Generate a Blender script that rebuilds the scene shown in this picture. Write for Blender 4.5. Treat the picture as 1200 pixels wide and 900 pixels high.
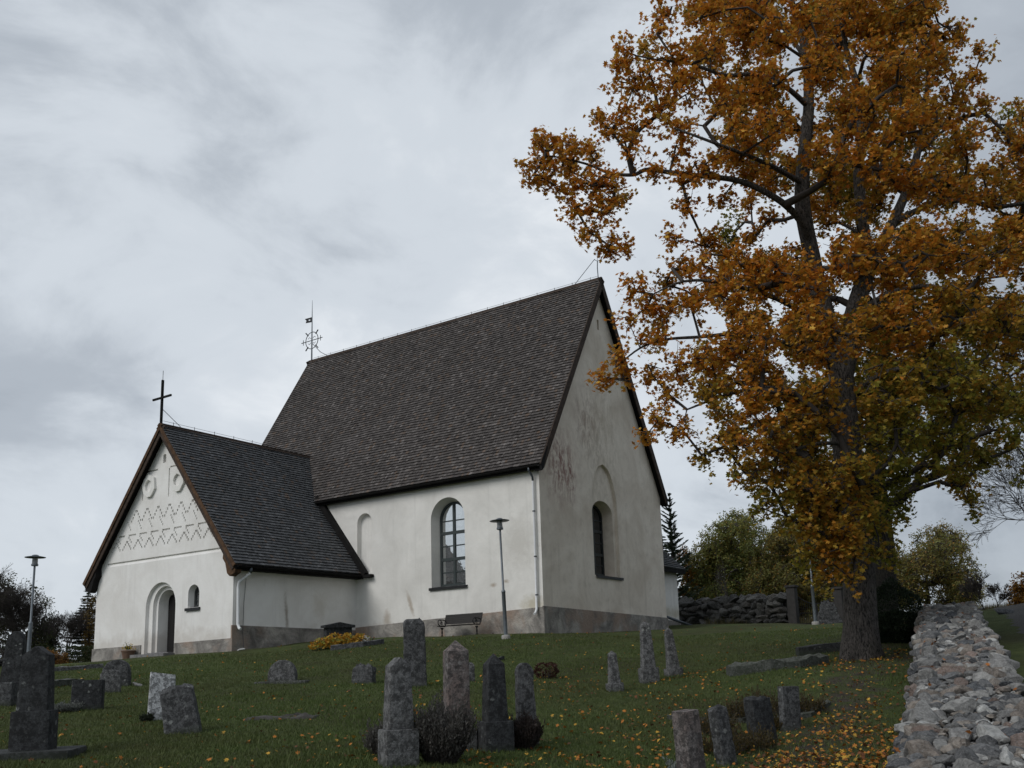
import bpy, bmesh, math, random
import numpy as np
from mathutils import Vector, Matrix, noise as mnoise
from mathutils.kdtree import KDTree

scene = bpy.context.scene
for o in list(bpy.data.objects):
    bpy.data.objects.remove(o)
rnd = random.Random(7)
R = math.radians
SC = scene.collection

# ------------------------------------------------------------------ camera
F, CX, CY, PITCH, ROLL = 1078.773, 639.935, 577.102, R(10.4621), R(-2.0843)
cam = bpy.data.cameras.new('camera'); camo = bpy.data.objects.new('camera', cam); SC.objects.link(camo)
cam.sensor_width = 36; cam.sensor_fit = 'HORIZONTAL'
cam.lens = F / 1200 * 36
cam.shift_x = (600 - CX) / 1200
cam.shift_y = (CY - 450) / 1200
cam.clip_start = .1; cam.clip_end = 6000
camo.matrix_world = Matrix.Rotation(R(90) + PITCH, 4, 'X') @ Matrix.Rotation(ROLL, 4, 'Z')
scene.camera = camo

# ------------------------------------------------------------------ view, light
scene.view_settings.view_transform = 'Standard'
scene.view_settings.look = 'None'
scene.view_settings.exposure = 0.2
scene.view_settings.gamma = 1
scene.view_settings.use_curve_mapping = False
SUN_EL, SUN_AZ = R(42), math.atan2(-.72, -.62)       # azimuth as direction (x,y) towards the sun: behind camera, left
sx, sy = math.cos(SUN_EL) * -.75, math.cos(SUN_EL) * -.66
sun = bpy.data.lights.new('sun', 'SUN'); sun.energy = 1.25; sun.angle = R(30); sun.color = (1, .97, .93)
suno = bpy.data.objects.new('sun', sun); SC.objects.link(suno)
sdir = Vector((-.75, -.66, math.tan(SUN_EL))).normalized()
suno.rotation_euler = sdir.to_track_quat('Z', 'Y').to_euler()

world = bpy.data.worlds.new('World'); scene.world = world; world.use_nodes = True
wt = world.node_tree; wt.nodes.clear()
def WN(t, **k):
    n = wt.nodes.new(t)
    for a, b in k.items(): setattr(n, a, b)
    return n
def wmath(op, a, b=None, c=None):
    n = WN('ShaderNodeMath', operation=op)
    for i, q in enumerate((a, b, c)):
        if q is None: continue
        if isinstance(q, (int, float)): n.inputs[i].default_value = q
        else: wt.links.new(q, n.inputs[i])
    return n.outputs[0]
geo = WN('ShaderNodeTexCoord'); sep = WN('ShaderNodeSeparateXYZ'); wt.links.new(geo.outputs['Generated'], sep.inputs[0])
zc = wmath('MAXIMUM', sep.outputs[2], 0.0)
den = wmath('ADD', zc, .22)
cu = wmath('DIVIDE', sep.outputs[0], den); cv = wmath('DIVIDE', sep.outputs[1], den)
comb = WN('ShaderNodeCombineXYZ'); wt.links.new(cu, comb.inputs[0]); wt.links.new(cv, comb.inputs[1])
def wnoise(scale, detail, rough, dist, off):
    mp = WN('ShaderNodeMapping'); wt.links.new(comb.outputs[0], mp.inputs[0]); mp.inputs['Location'].default_value = off
    mp.inputs['Scale'].default_value = (scale, scale * .8, scale)
    n = WN('ShaderNodeTexNoise'); wt.links.new(mp.outputs[0], n.inputs['Vector'])
    n.inputs['Scale'].default_value = 1; n.inputs['Detail'].default_value = detail
    n.inputs['Roughness'].default_value = rough; n.inputs['Distortion'].default_value = dist
    return n.outputs[0]
def dnoise(scale, detail, rough, dist, off):
    mp = WN('ShaderNodeMapping'); wt.links.new(geo.outputs['Generated'], mp.inputs[0]); mp.inputs['Location'].default_value = off
    mp.inputs['Scale'].default_value = (scale, scale, scale * 1.7)
    n = WN('ShaderNodeTexNoise'); wt.links.new(mp.outputs[0], n.inputs['Vector']); n.inputs['Scale'].default_value = 1
    n.inputs['Detail'].default_value = detail; n.inputs['Roughness'].default_value = rough; n.inputs['Distortion'].default_value = dist
    return n.outputs[0]
nA = dnoise(1.9, 3, .5, .6, (12.3, .1, 1.4)); nB = dnoise(4.6, 8, .58, .5, (4.4, 4.7, 7.9)); nC = wnoise(2.6, 7, .6, .3, (1.3, 4.2, 2))
def glow(d, p):
    d = Vector(d).normalized()
    dp = WN('ShaderNodeVectorMath', operation='DOT_PRODUCT'); wt.links.new(geo.outputs['Generated'], dp.inputs[0]); dp.inputs[1].default_value = d
    return wmath('POWER', wmath('MAXIMUM', dp.outputs['Value'], 0.0), p)
g1 = glow((-.10, 1, .38), 12)          # thin bright cloud above the roof
g2 = glow((-.50, .9, .13), 160)
g3 = glow((-.75, -.66, .9), 2)
v = wmath('MULTIPLY_ADD', nA, .46, wmath('MULTIPLY_ADD', nB, .46, wmath('MULTIPLY', nC, .12)))
v = wmath('ADD', v, -.062)
v = wmath('MULTIPLY_ADD', g2, .10, v)
v = wmath('MULTIPLY_ADD', g1, .32, v)
v = wmath('MULTIPLY_ADD', g3, .22, v)
rampn = WN('ShaderNodeValToRGB'); wt.links.new(v, rampn.inputs[0])
cr = rampn.color_ramp; cr.interpolation = 'EASE'
cr.elements[0].position = .38; cr.elements[0].color = (.26, .292, .335, 1)
cr.elements[1].position = .82; cr.elements[1].color = (.80, .83, .86, 1)
e = cr.elements.new(.52); e.color = (.40, .44, .49, 1)
e = cr.elements.new(.66); e.color = (.58, .625, .675, 1)
bg1 = WN('ShaderNodeBackground'); wt.links.new(rampn.outputs[0], bg1.inputs[0]); bg1.inputs[1].default_value = 1.0
sky = WN('ShaderNodeTexSky'); sky.sky_type = 'NISHITA'; sky.sun_disc = False
sky.sun_elevation = SUN_EL; sky.sun_rotation = math.atan2(sdir.x, sdir.y) % (2 * math.pi)
bg2 = WN('ShaderNodeBackground'); wt.links.new(sky.outputs[0], bg2.inputs[0]); bg2.inputs[1].default_value = .08
mx = WN('ShaderNodeMixShader'); mx.inputs[0].default_value = .06
wt.links.new(bg1.outputs[0], mx.inputs[1]); wt.links.new(bg2.outputs[0], mx.inputs[2])
wo = WN('ShaderNodeOutputWorld'); wt.links.new(mx.outputs[0], wo.inputs[0])
scene.cycles.use_denoising = True
scene.cycles.max_bounces = 6; scene.cycles.transparent_max_bounces = 4

# ------------------------------------------------------------------ where a ray of the survey meets the world
_fw = np.array([0, math.cos(PITCH), math.sin(PITCH)]); _up = np.array([0, -math.sin(PITCH), math.cos(PITCH)])
def ray(px, py):
    X = px - CX; Y = py - CY
    x = X * math.cos(ROLL) + Y * math.sin(ROLL); y = -X * math.sin(ROLL) + Y * math.cos(ROLL)
    return _fw * F + np.array([1, 0, 0]) * x - _up * y
def at(px, py, Y):
    r = ray(px, py); return r * (Y / r[1])

# church frame
YAW = R(57.704); CA = np.array([-.26, 35.911, 1.102])
UX = np.array([math.cos(YAW), math.sin(YAW), 0]); UY = np.array([-math.sin(YAW), math.cos(YAW), 0])
def ch(x, y, z=0): return CA + UX * x + UY * y + np.array([0, 0, z])

# ------------------------------------------------------------------ materials
def mat(name, build):
    m = bpy.data.materials.new(name); m.use_nodes = True
    nt = m.node_tree; nt.nodes.clear()
    out = nt.nodes.new('ShaderNodeOutputMaterial'); p = nt.nodes.new('ShaderNodeBsdfPrincipled')
    nt.links.new(p.outputs[0], out.inputs[0])
    build(N(nt), p, out); return m
class N:
    def __init__(s, nt): s.nt = nt
    def new(s, t, **k):
        n = s.nt.nodes.new(t)
        for a, b in k.items(): setattr(n, a, b)
        return n
    def link(s, a, b): s.nt.links.new(a, b)
    def coord(s, kind='Object', scale=(1, 1, 1), loc=(0, 0, 0)):
        if kind == 'Position': t = s.new('ShaderNodeNewGeometry').outputs['Position']
        else: t = s.new('ShaderNodeTexCoord').outputs[kind]
        m = s.new('ShaderNodeMapping'); s.link(t, m.inputs[0]); m.inputs['Scale'].default_value = scale; m.inputs['Location'].default_value = loc
        return m.outputs[0]
    def noise(s, vec, scale, detail=4, rough=.55, dist=0):
        n = s.new('ShaderNodeTexNoise'); s.link(vec, n.inputs['Vector'])
        n.inputs['Scale'].default_value = scale; n.inputs['Detail'].default_value = detail
        n.inputs['Roughness'].default_value = rough; n.inputs['Distortion'].default_value = dist
        return n.outputs[0]
    def voro(s, vec, scale, feature='F1', out='Distance'):
        n = s.new('ShaderNodeTexVoronoi', feature=feature); s.link(vec, n.inputs['Vector']); n.inputs['Scale'].default_value = scale
        return n.outputs[out]
    def ramp(s, fac, stops, interp='LINEAR'):
        n = s.new('ShaderNodeValToRGB'); s.link(fac, n.inputs[0]); c = n.color_ramp; c.interpolation = interp
        while len(c.elements) < len(stops): c.elements.new(.5)
        for e, (p, col) in zip(c.elements, stops):
            e.position = p
            e.color = (col, col, col, 1) if isinstance(col, (int, float)) else (*col, 1)
        return n.outputs[0]
    def mix(s, fac, a, b, mode='MIX'):
        n = s.new('ShaderNodeMix', data_type='RGBA', blend_type=mode)
        for i, q in ((0, fac), (6, a), (7, b)):
            sock = n.inputs[i]
            if isinstance(q, (int, float)): sock.default_value = q if i == 0 else (q, q, q, 1)
            elif isinstance(q, tuple): sock.default_value = (*q, 1)
            else: s.link(q, sock)
        return n.outputs[2]
    def math(s, op, a, b=None, c=None):
        n = s.new('ShaderNodeMath', operation=op)
        for i, q in enumerate((a, b, c)):
            if q is None: continue
            if isinstance(q, (int, float)): n.inputs[i].default_value = q
            else: s.link(q, n.inputs[i])
        return n.outputs[0]
    def sep(s, vec):
        n = s.new('ShaderNodeSeparateXYZ'); s.link(vec, n.inputs[0]); return n.outputs
    def bump(s, p, h, strength=.5, dist=.02):
        n = s.new('ShaderNodeBump'); n.inputs['Strength'].default_value = strength; n.inputs['Distance'].default_value = dist
        s.link(h, n.inputs['Height']); s.link(n.outputs[0], p.inputs['Normal'])
    def attr(s, name):
        n = s.new('ShaderNodeAttribute'); n.attribute_name = name; return n.outputs['Color']

def _plaster(base, dirty, stain=None, dark=.5):
    def b(n, p, out):
        c = n.coord()
        col = n.mix(n.ramp(n.noise(c, .55, 6, .62, .6), [(.38, 0), (.72, 1)]), base, dirty)
        col = n.mix(n.ramp(n.noise(c, 2.6, 8, .7, .3), [(.50, 0), (.78, dark)]), col, tuple(q * .72 for q in dirty))
        # rain streaks
        cs = n.coord(scale=(1.7, 1.7, .13))
        col = n.mix(n.ramp(n.noise(cs, 1.5, 6, .6), [(.55, 0), (.78, .35)]), col, tuple(q * .66 for q in dirty))
        if stain: col = stain(n, c, col)
        n.link(col, p.inputs['Base Color']); p.inputs['Roughness'].default_value = .9
        p.inputs['Specular IOR Level'].default_value = .25
        h = n.math('MULTIPLY_ADD', n.noise(c, 1.1, 3, .5), 1.0, n.math('MULTIPLY', n.noise(c, 26, 5, .6), .22))
        n.bump(p, h, .8, .035)
    return b
def _damp_foot(z0, z1, colr):
    def f(n, c, col):
        z = n.sep(c)[2]
        k = n.math('ADD', z, n.math('MULTIPLY_ADD', n.noise(c, 1.6, 5, .6), -1.5, .75))
        return n.mix(n.ramp(k, [(z0, .55), (z1, 0)]), col, colr)
    return f
def _gable_stain(n, c, col):
    s = n.sep(c)
    def spot(x, z, rx, rz, colr, k):
        dx = n.math('DIVIDE', n.math('SUBTRACT', s[0], x), rx); dz = n.math('DIVIDE', n.math('SUBTRACT', s[2], z), rz)
        d = n.math('SQRT', n.math('ADD', n.math('MULTIPLY', dx, dx), n.math('MULTIPLY', dz, dz)))
        st = n.noise(n.coord(scale=(2.2, 2.2, 1.0)), 1.6, 10, .78, .5)
        m = n.math('MULTIPLY', n.ramp(d, [(.2, 1), (1, 0)]), n.ramp(st, [(.44, 0), (.60, 1)]))
        return n.mix(n.math('MULTIPLY', m, k), col, colr)
    col = spot(1.6, 6.9, 1.9, 2.3, (.34, .22, .19), .85)
    col = spot(1.55, 6.9, 1.1, 1.5, (.23, .115, .10), .95)
    col = spot(2.45, 6.5, .5, 1.5, (.23, .115, .10), .9)
    col = spot(4.0, 9.2, 1.6, 2.2, (.24, .15, .125), .6)
    col = spot(5.0, 7.6, 2.2, 4.0, (.33, .29, .21), .35)
    col = spot(6.0, 10.6, 2.2, 5.0, (.36, .30, .20), .3)
    return _damp_foot(.2, .9, (.26, .24, .21))(n, c, col)
def _spots(axis, lst, foot):
    def f(n, c, col):
        s = n.sep(c)
        for (a, z, ra, rz, tilt, colr, k) in lst:
            da = n.math('SUBTRACT', s[axis], a); dz = n.math('SUBTRACT', s[2], z)
            u = n.math('DIVIDE', n.math('MULTIPLY_ADD', dz, tilt, da), ra); w = n.math('DIVIDE', dz, rz)
            d = n.math('SQRT', n.math('ADD', n.math('MULTIPLY', u, u), n.math('MULTIPLY', w, w)))
            m = n.ramp(n.math('MULTIPLY_ADD', n.noise(c, 3.2, 8, .7, .6), -1.3, n.math('ADD', d, .5)), [(.05, 1), (.75, 0)])
            col = n.mix(n.math('MULTIPLY', m, k), col, colr)
        return _damp_foot(*foot)(n, c, col)
    return f
BR = (.36, .29, .22)
M = {}
M['plaster'] = mat('white_plaster', _plaster((.80, .785, .75), (.66, .645, .61), _spots(1, [(6.75, 1.55, .16, .75, -.35, BR, .7), (2.35, 2.05, .25, .14, 0, BR, .8), (1.75, 2.15, .2, .12, 0, BR, .8), (.5, 1.15, .9, .5, 0, (.45, .40, .28), .7), (1.1, 3.6, 1.2, 1.6, 0, (.58, .56, .52), .8), (8.1, 1.0, .3, .5, 0, BR, .6)], (.45, .95, (.42, .38, .33))), .18))
M['porch_plaster'] = mat('porch_plaster', _plaster((.82, .81, .79), (.70, .68, .65), _spots(0, [(-4.0, 1.2, .14, 1.1, .1, (.30, .26, .22), .8), (-2.2, 1.6, .6, .9, 0, (.60, .56, .50), .6)], (.3, .8, (.50, .46, .41))), .16))
M['gable'] = mat('gable_plaster', _plaster((.80, .73, .64), (.60, .525, .44), _gable_stain, .45))
M['ornament'] = mat('ornament_plaster', _plaster((.80, .79, .76), (.72, .70, .67), None, .1))
def _plinth(n, p, out):
    c = n.coord()
    col = n.ramp(n.noise(c, 1.4, 8, .66, .7), [(.34, (.13, .12, .11)), (.5, (.25, .235, .215)), (.62, (.38, .355, .32))])
    col = n.mix(n.ramp(n.noise(c, .5, 4, .6, .3), [(.50, 0), (.62, .8)]), col, (.30, .22, .17))
    n.link(col, p.inputs['Base Color']); p.inputs['Roughness'].default_value = .95
    n.bump(p, n.noise(c, 9, 7, .65), .9, .05)
M['plinth'] = mat('grey_render_plinth', _plinth)
def _simple(col, rough=.7, metal=0, nscale=8, amt=.25, bump=.15, spec=.4):
    def b(n, p, out):
        c = n.coord()
        k = n.noise(c, nscale, 5, .6)
        n.link(n.mix(n.ramp(k, [(.3, 0), (.7, 1)]), tuple(q * (1 - amt) for q in col), tuple(min(1, q * (1 + amt)) for q in col)), p.inputs['Base Color'])
        p.inputs['Roughness'].default_value = rough; p.inputs['Metallic'].default_value = metal
        p.inputs['Specular IOR Level'].default_value = spec
        if bump: n.bump(p, n.noise(c, nscale * 3, 4, .6), bump, .01)
    return b
M['black_board'] = mat('tarred_board', _simple((.010, .0095, .0095), .8, 0, 3, .4, .3, .15))
M['brown_board'] = mat('weathered_board', _simple((.085, .048, .027), .85, 0, 6, .5, .3, .2))
M['grey_brown_board'] = mat('greyed_board', _simple((.055, .040, .032), .85, 0, 6, .4, .3, .2))
M['white_metal'] = mat('white_painted_metal', _simple((.72, .73, .74), .45, 0, 5, .06, 0))
M['zinc'] = mat('dull_zinc', _simple((.10, .115, .13), .5, .6, 5, .2, 0))
M['galv'] = mat('galvanised_steel', _simple((.17, .19, .21), .5, .55, 6, .15, 0))
M['iron'] = mat('black_iron', _simple((.018, .018, .019), .55, .3, 8, .3, 0))
M['frame'] = mat('green_grey_paint', _simple((.036, .047, .048), .6, 0, 6, .12, 0))
M['dark_frame'] = mat('dark_paint', _simple((.030, .034, .034), .6, 0, 6, .12, 0))
M['sill'] = mat('black_sheet_sill', _simple((.02, .021, .023), .5, .2, 5, .3, 0))
M['bench_wood'] = mat('dark_brown_slats', _simple((.008, .006, .005), .6, 0, 6, .3, .1))
M['doorway_dark'] = mat('unlit_doorway', _simple((.005, .004, .004), .8, 0, 5, .3, .2))  # near black stands in for the shade inside the doorway
M['concrete'] = mat('concrete', _simple((.33, .32, .30), .9, 0, 9, .2, .3))
M['step'] = mat('step_stone', _simple((.17, .165, .165), .85, 0, 7, .3, .4))
M['timber_post'] = mat('gate_post_stone', _simple((.040, .038, .037), .9, 0, 6, .3, .4))
M['lampglass'] = mat('frosted_lamp_glass', _simple((.30, .31, .32), .25, 0, 3, .1, 0))
M['wire'] = mat('conductor_wire', _simple((.10, .10, .11), .6, .4, 3, .1, 0))
M['clay_pot'] = mat('clay_pot', _simple((.14, .085, .06), .85, 0, 9, .2, .2))
def _glass(n, p, out):
    c = n.coord()
    p.inputs['Base Color'].default_value = (.66, .68, .68, 1); p.inputs['Metallic'].default_value = .92
    p.inputs['Roughness'].default_value = .04
    n.bump(p, n.noise(c, 3.2, 2, .5), .22, .02)
M['glass'] = mat('old_window_glass', _glass)
def _glass2(n, p, out):
    c = n.coord()
    p.inputs['Base Color'].default_value = (.016, .018, .02, 1); p.inputs['Roughness'].default_value = .12
    n.bump(p, n.noise(c, 3.2, 2, .5), .3, .02)
M['dark_glass'] = mat('dark_window_glass', _glass2)
def _shingle(a, b_, c_, moss):
    def f(n, p, out):
        c = n.coord(); t = n.sep(n.attr('tint'))
        col = n.ramp(t[0], [(0, a), (.55, b_), (1, c_)])
        col = n.mix(n.ramp(t[1], [(.90, 0), (.98, .65)]), col, (.15, .10, .068))
        col = n.mix(n.ramp(n.noise(c, .35, 5, .6, .4), [(.45, 0), (.7, .45)]), col, moss)
        col = n.mix(n.ramp(n.noise(n.coord(scale=(9, 9, 1.3)), 2.2, 4, .6), [(.4, 0), (.7, .35)]), col, tuple(q * .5 for q in a))
        n.link(col, p.inputs['Base Color']); p.inputs['Roughness'].default_value = .82; p.inputs['Specular IOR Level'].default_value = .3
    return f
M['shingle'] = mat('brown_grey_shingles', _shingle((.048, .042, .040), (.092, .082, .078), (.185, .168, .160), (.060, .053, .048)))
M['shingle2'] = mat('blue_grey_shingles', _shingle((.060, .062, .066), (.095, .098, .104), (.15, .153, .16), (.06, .063, .062)))
def _leafmat(trans=.45, rough=.5):
    def f(n, p, out):
        col = n.attr('tint')
        n.link(col, p.inputs['Base Color']); p.inputs['Roughness'].default_value = rough; p.inputs['Specular IOR Level'].default_value = .25
        t = n.new('ShaderNodeBsdfTranslucent'); n.link(col, t.inputs[0])
        m = n.new('ShaderNodeMixShader'); m.inputs[0].default_value = trans
        n.link(p.outputs[0], m.inputs[1]); n.link(t.outputs[0], m.inputs[2]); n.link(m.outputs[0], out.inputs[0])
    return f
M['leaf'] = mat('foliage', _leafmat())
M['needle'] = mat('needles', _leafmat(.1, .6))
M['fallen'] = mat('fallen_leaf', _leafmat(.1, .7))
M['blade'] = mat('grass_blades', _leafmat(.3, .65))
def _bark(a, b_, sc=1, green=.3):
    def f(n, p, out):
        c = n.coord(scale=(14 * sc, 14 * sc, 4.2 * sc))
        w = n.noise(c, 1.3, 8, .72, 1.6); vv = n.noise(n.coord(scale=(30 * sc, 30 * sc, 9 * sc)), 1.0, 5, .7, .8)
        h = n.math('ADD', n.math('MULTIPLY', n.ramp(vv, [(.35, 0), (.62, 1)]), .45), n.math('MULTIPLY', w, .8))
        col = n.ramp(h, [(.46, a), (.64, b_), (.84, tuple(min(1, q * 1.8) for q in b_))])
        col = n.mix(n.ramp(n.noise(n.coord(), 1.3, 4, .6), [(.5, 0), (.75, green)]), col, (.06, .065, .035))
        n.link(col, p.inputs['Base Color']); p.inputs['Roughness'].default_value = .95
        n.bump(p, h, 1, .12)
    return f
M['bark'] = mat('maple_bark', _bark((.013, .011, .009), (.100, .087, .077), .9))
M['dark_bark'] = mat('dark_bark', _bark((.012, .010, .009), (.045, .038, .033), 1.3))
M['birch_bark'] = mat('birch_bark', _bark((.10, .10, .09), (.36, .35, .33), 1.3, .1))
M['twig'] = mat('thin_twigs', _simple((.045, .038, .034), .9, 0, 5, .3, 0))
def _granite(base, lichen, lamt=.3, bumps=.5, pink=None):
    def f(n, p, out):
        oi = n.new('ShaderNodeObjectInfo'); c0 = n.coord()
        off = n.new('ShaderNodeVectorMath', operation='ADD'); n.link(c0, off.inputs[0])
        cx = n.new('ShaderNodeCombineXYZ'); n.link(n.math('MULTIPLY', oi.outputs['Random'], 37), cx.inputs[0]); n.link(cx.outputs[0], off.inputs[1])
        c = off.outputs[0]
        col = n.ramp(n.noise(c, 38, 5, .75), [(.36, tuple(q * .55 for q in base)), (.5, base), (.66, tuple(min(1, q * 1.6) for q in base))])
        if pink: col = n.mix(n.ramp(n.noise(c, 3, 5, .6, .5), [(.42, 0), (.6, .8)]), col, pink)
        col = n.mix(n.ramp(n.noise(c, 11, 9, .80, .15), [(.48, 0), (.54, .85)]), col, tuple(q * .25 for q in base))
        col = n.mix(n.ramp(n.noise(n.coord(scale=(6, 6, 1.2)), 1.5, 6, .7, .4), [(.5, 0), (.66, .6)]), col, tuple(q * .35 for q in base))
        # lichen crusts
        vv = n.voro(c, 9); nn = n.noise(c, 2.2, 4, .6)
        m = n.math('MULTIPLY', n.ramp(n.math('MULTIPLY_ADD', n.noise(c, 14, 6, .75, .5), -1.1, n.math('ADD', vv, .55)), [(.12, 1), (.26, 0)]), n.ramp(nn, [(.56 - lamt * .2, 0), (.70 - lamt * .2, 1)]))
        col = n.mix(n.math('MULTIPLY', m, .8), col, lichen)
        col = n.mix(n.ramp(n.sep(n.coord())[2], [(0, .5), (.12, 0)]), col, (.03, .04, .02))
        n.link(col, p.inputs['Base Color']); p.inputs['Roughness'].default_value = .85; p.inputs['Specular IOR Level'].default_value = .3
        h = n.math('ADD', n.noise(c, 16, 7, .7), n.math('MULTIPLY', n.noise(c, 70, 3, .6), .3))
        n.bump(p, h, bumps, .03)
    return f
M['granite'] = mat('grey_granite', _granite((.135, .135, .135), (.27, .28, .26), .35, .6))
M['granite_dark'] = mat('black_granite', _granite((.036, .038, .040), (.22, .23, .22), .3, .25))
M['granite_light'] = mat('pale_granite', _granite((.46, .47, .48), (.36, .37, .35), .2, .35))
M['granite_pink'] = mat('pink_granite', _granite((.15, .135, .13), (.25, .25, .24), .4, .5, (.16, .12, .108)))
M['granite_mid'] = mat('smooth_grey_granite', _granite((.082, .084, .086), (.24, .25, .24), .4, .3))
def _stones(n, p, out):
    c = n.coord(); t = n.attr('tint')
    k = n.noise(c, 11, 10, .78, .5)
    col = n.mix(n.ramp(k, [(.38, .85), (.60, 0)]), t, n.mix(1.0, t, .30, 'MULTIPLY'))
    col = n.mix(n.ramp(n.noise(c, 5, 5, .65), [(.62, 0), (.72, .5)]), col, n.mix(1.0, t, 1.6, 'MULTIPLY'))
    col = n.mix(n.ramp(n.noise(c, 42, 6, .8), [(.52, 0), (.68, .5)]), col, (.40, .40, .39))
    n.link(col, p.inputs['Base Color']); p.inputs['Roughness'].default_value = .88; p.inputs['Specular IOR Level'].default_value = .3
    n.bump(p, n.math('ADD', n.noise(c, 16, 8, .72, .6), n.math('MULTIPLY', n.noise(c, 6, 4, .6), .8)), .9, .05)
M['stones'] = mat('field_stones', _stones)
M['rubble'] = mat('dark_rubble', _simple((.05, .047, .043), .95, 0, 8, .4, .5))
def _ground(n, p, out):
    c = n.coord('Position')
    g = n.ramp(n.noise(c, 2.4, 9, .72), [(.3, (.034, .047, .015)), (.5, (.056, .074, .023)), (.72, (.088, .102, .034))])
    g = n.mix(n.ramp(n.noise(c, .32, 5, .6, .5), [(.45, 0), (.68, .75)]), g, (.040, .036, .017))
    wear = n.attr('tint')
    w = n.sep(wear)
    soil = n.ramp(n.noise(c, 7, 8, .75), [(.3, (.030, .025, .020)), (.55, (.060, .050, .041)), (.8, (.115, .10, .085))])
    m = n.ramp(n.math('ADD', w[0], n.math('MULTIPLY_ADD', n.noise(c, 2.2, 6, .65), .9, -.45)), [(.38, 0), (.58, 1)])
    col = n.mix(m, g, soil)
    grv = n.ramp(n.noise(c, 40, 4, .8), [(.35, (.045, .043, .042)), (.65, (.12, .118, .115))])
    m2 = n.ramp(n.math('ADD', w[1], n.math('MULTIPLY_ADD', n.noise(c, 1.6, 5, .6), .3, -.15)), [(.45, 0), (.55, 1)])
    col = n.mix(m2, col, grv)
    n.link(col, p.inputs['Base Color']); p.inputs['Roughness'].default_value = .95; p.inputs['Specular IOR Level'].default_value = .15
    n.bump(p, n.math('ADD', n.noise(c, 14, 8, .75), n.noise(c, 50, 4, .7)), .9, .04)
M['ground'] = mat('turf_and_soil', _ground)

# ------------------------------------------------------------------ helpers
def link(name, me, parent=None):
    o = bpy.data.objects.new(name, me); SC.objects.link(o)
    if parent: o.parent = parent
    return o
def tag(o, label=None, cat=None, group=None, kind=None):
    for k, q in (('label', label), ('category', cat), ('group', group), ('kind', kind)):
        if q: o[k] = q
    return o
def thing(name, label, cat, loc=(0, 0, 0), rz=0, group=None, rot=None):
    o = bpy.data.objects.new(name, None); SC.objects.link(o); o.location = Vector(loc); o.rotation_euler = rot or (0, 0, rz)
    o.empty_display_size = .3
    return tag(o, label, cat, group)
def npmesh(name, V, faces_flat, sizes, material, parent=None, tint=None, smooth=False, mats=None, matidx=None):
    me = bpy.data.meshes.new(name)
    V = np.asarray(V, np.float32).reshape(-1, 3); ff = np.asarray(faces_flat, np.int32).ravel(); sizes = np.asarray(sizes, np.int32)
    me.vertices.add(len(V)); me.vertices.foreach_set('co', V.ravel())
    me.loops.add(len(ff)); me.loops.foreach_set('vertex_index', ff)
    me.polygons.add(len(sizes)); st = np.zeros(len(sizes), np.int32); st[1:] = np.cumsum(sizes)[:-1]
    me.polygons.foreach_set('loop_start', st); me.polygons.foreach_set('loop_total', sizes)
    me.polygons.foreach_set('use_smooth', np.full(len(sizes), bool(smooth)))
    if tint is not None:
        a = me.attributes.new('tint', 'FLOAT_COLOR', 'POINT'); t = np.ones((len(V), 4), np.float32); t[:, :3] = tint; a.data.foreach_set('color', t.ravel())
    me.update(calc_edges=True)
    for m in (mats or [material]): me.materials.append(m)
    return link(name, me, parent)
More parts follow.
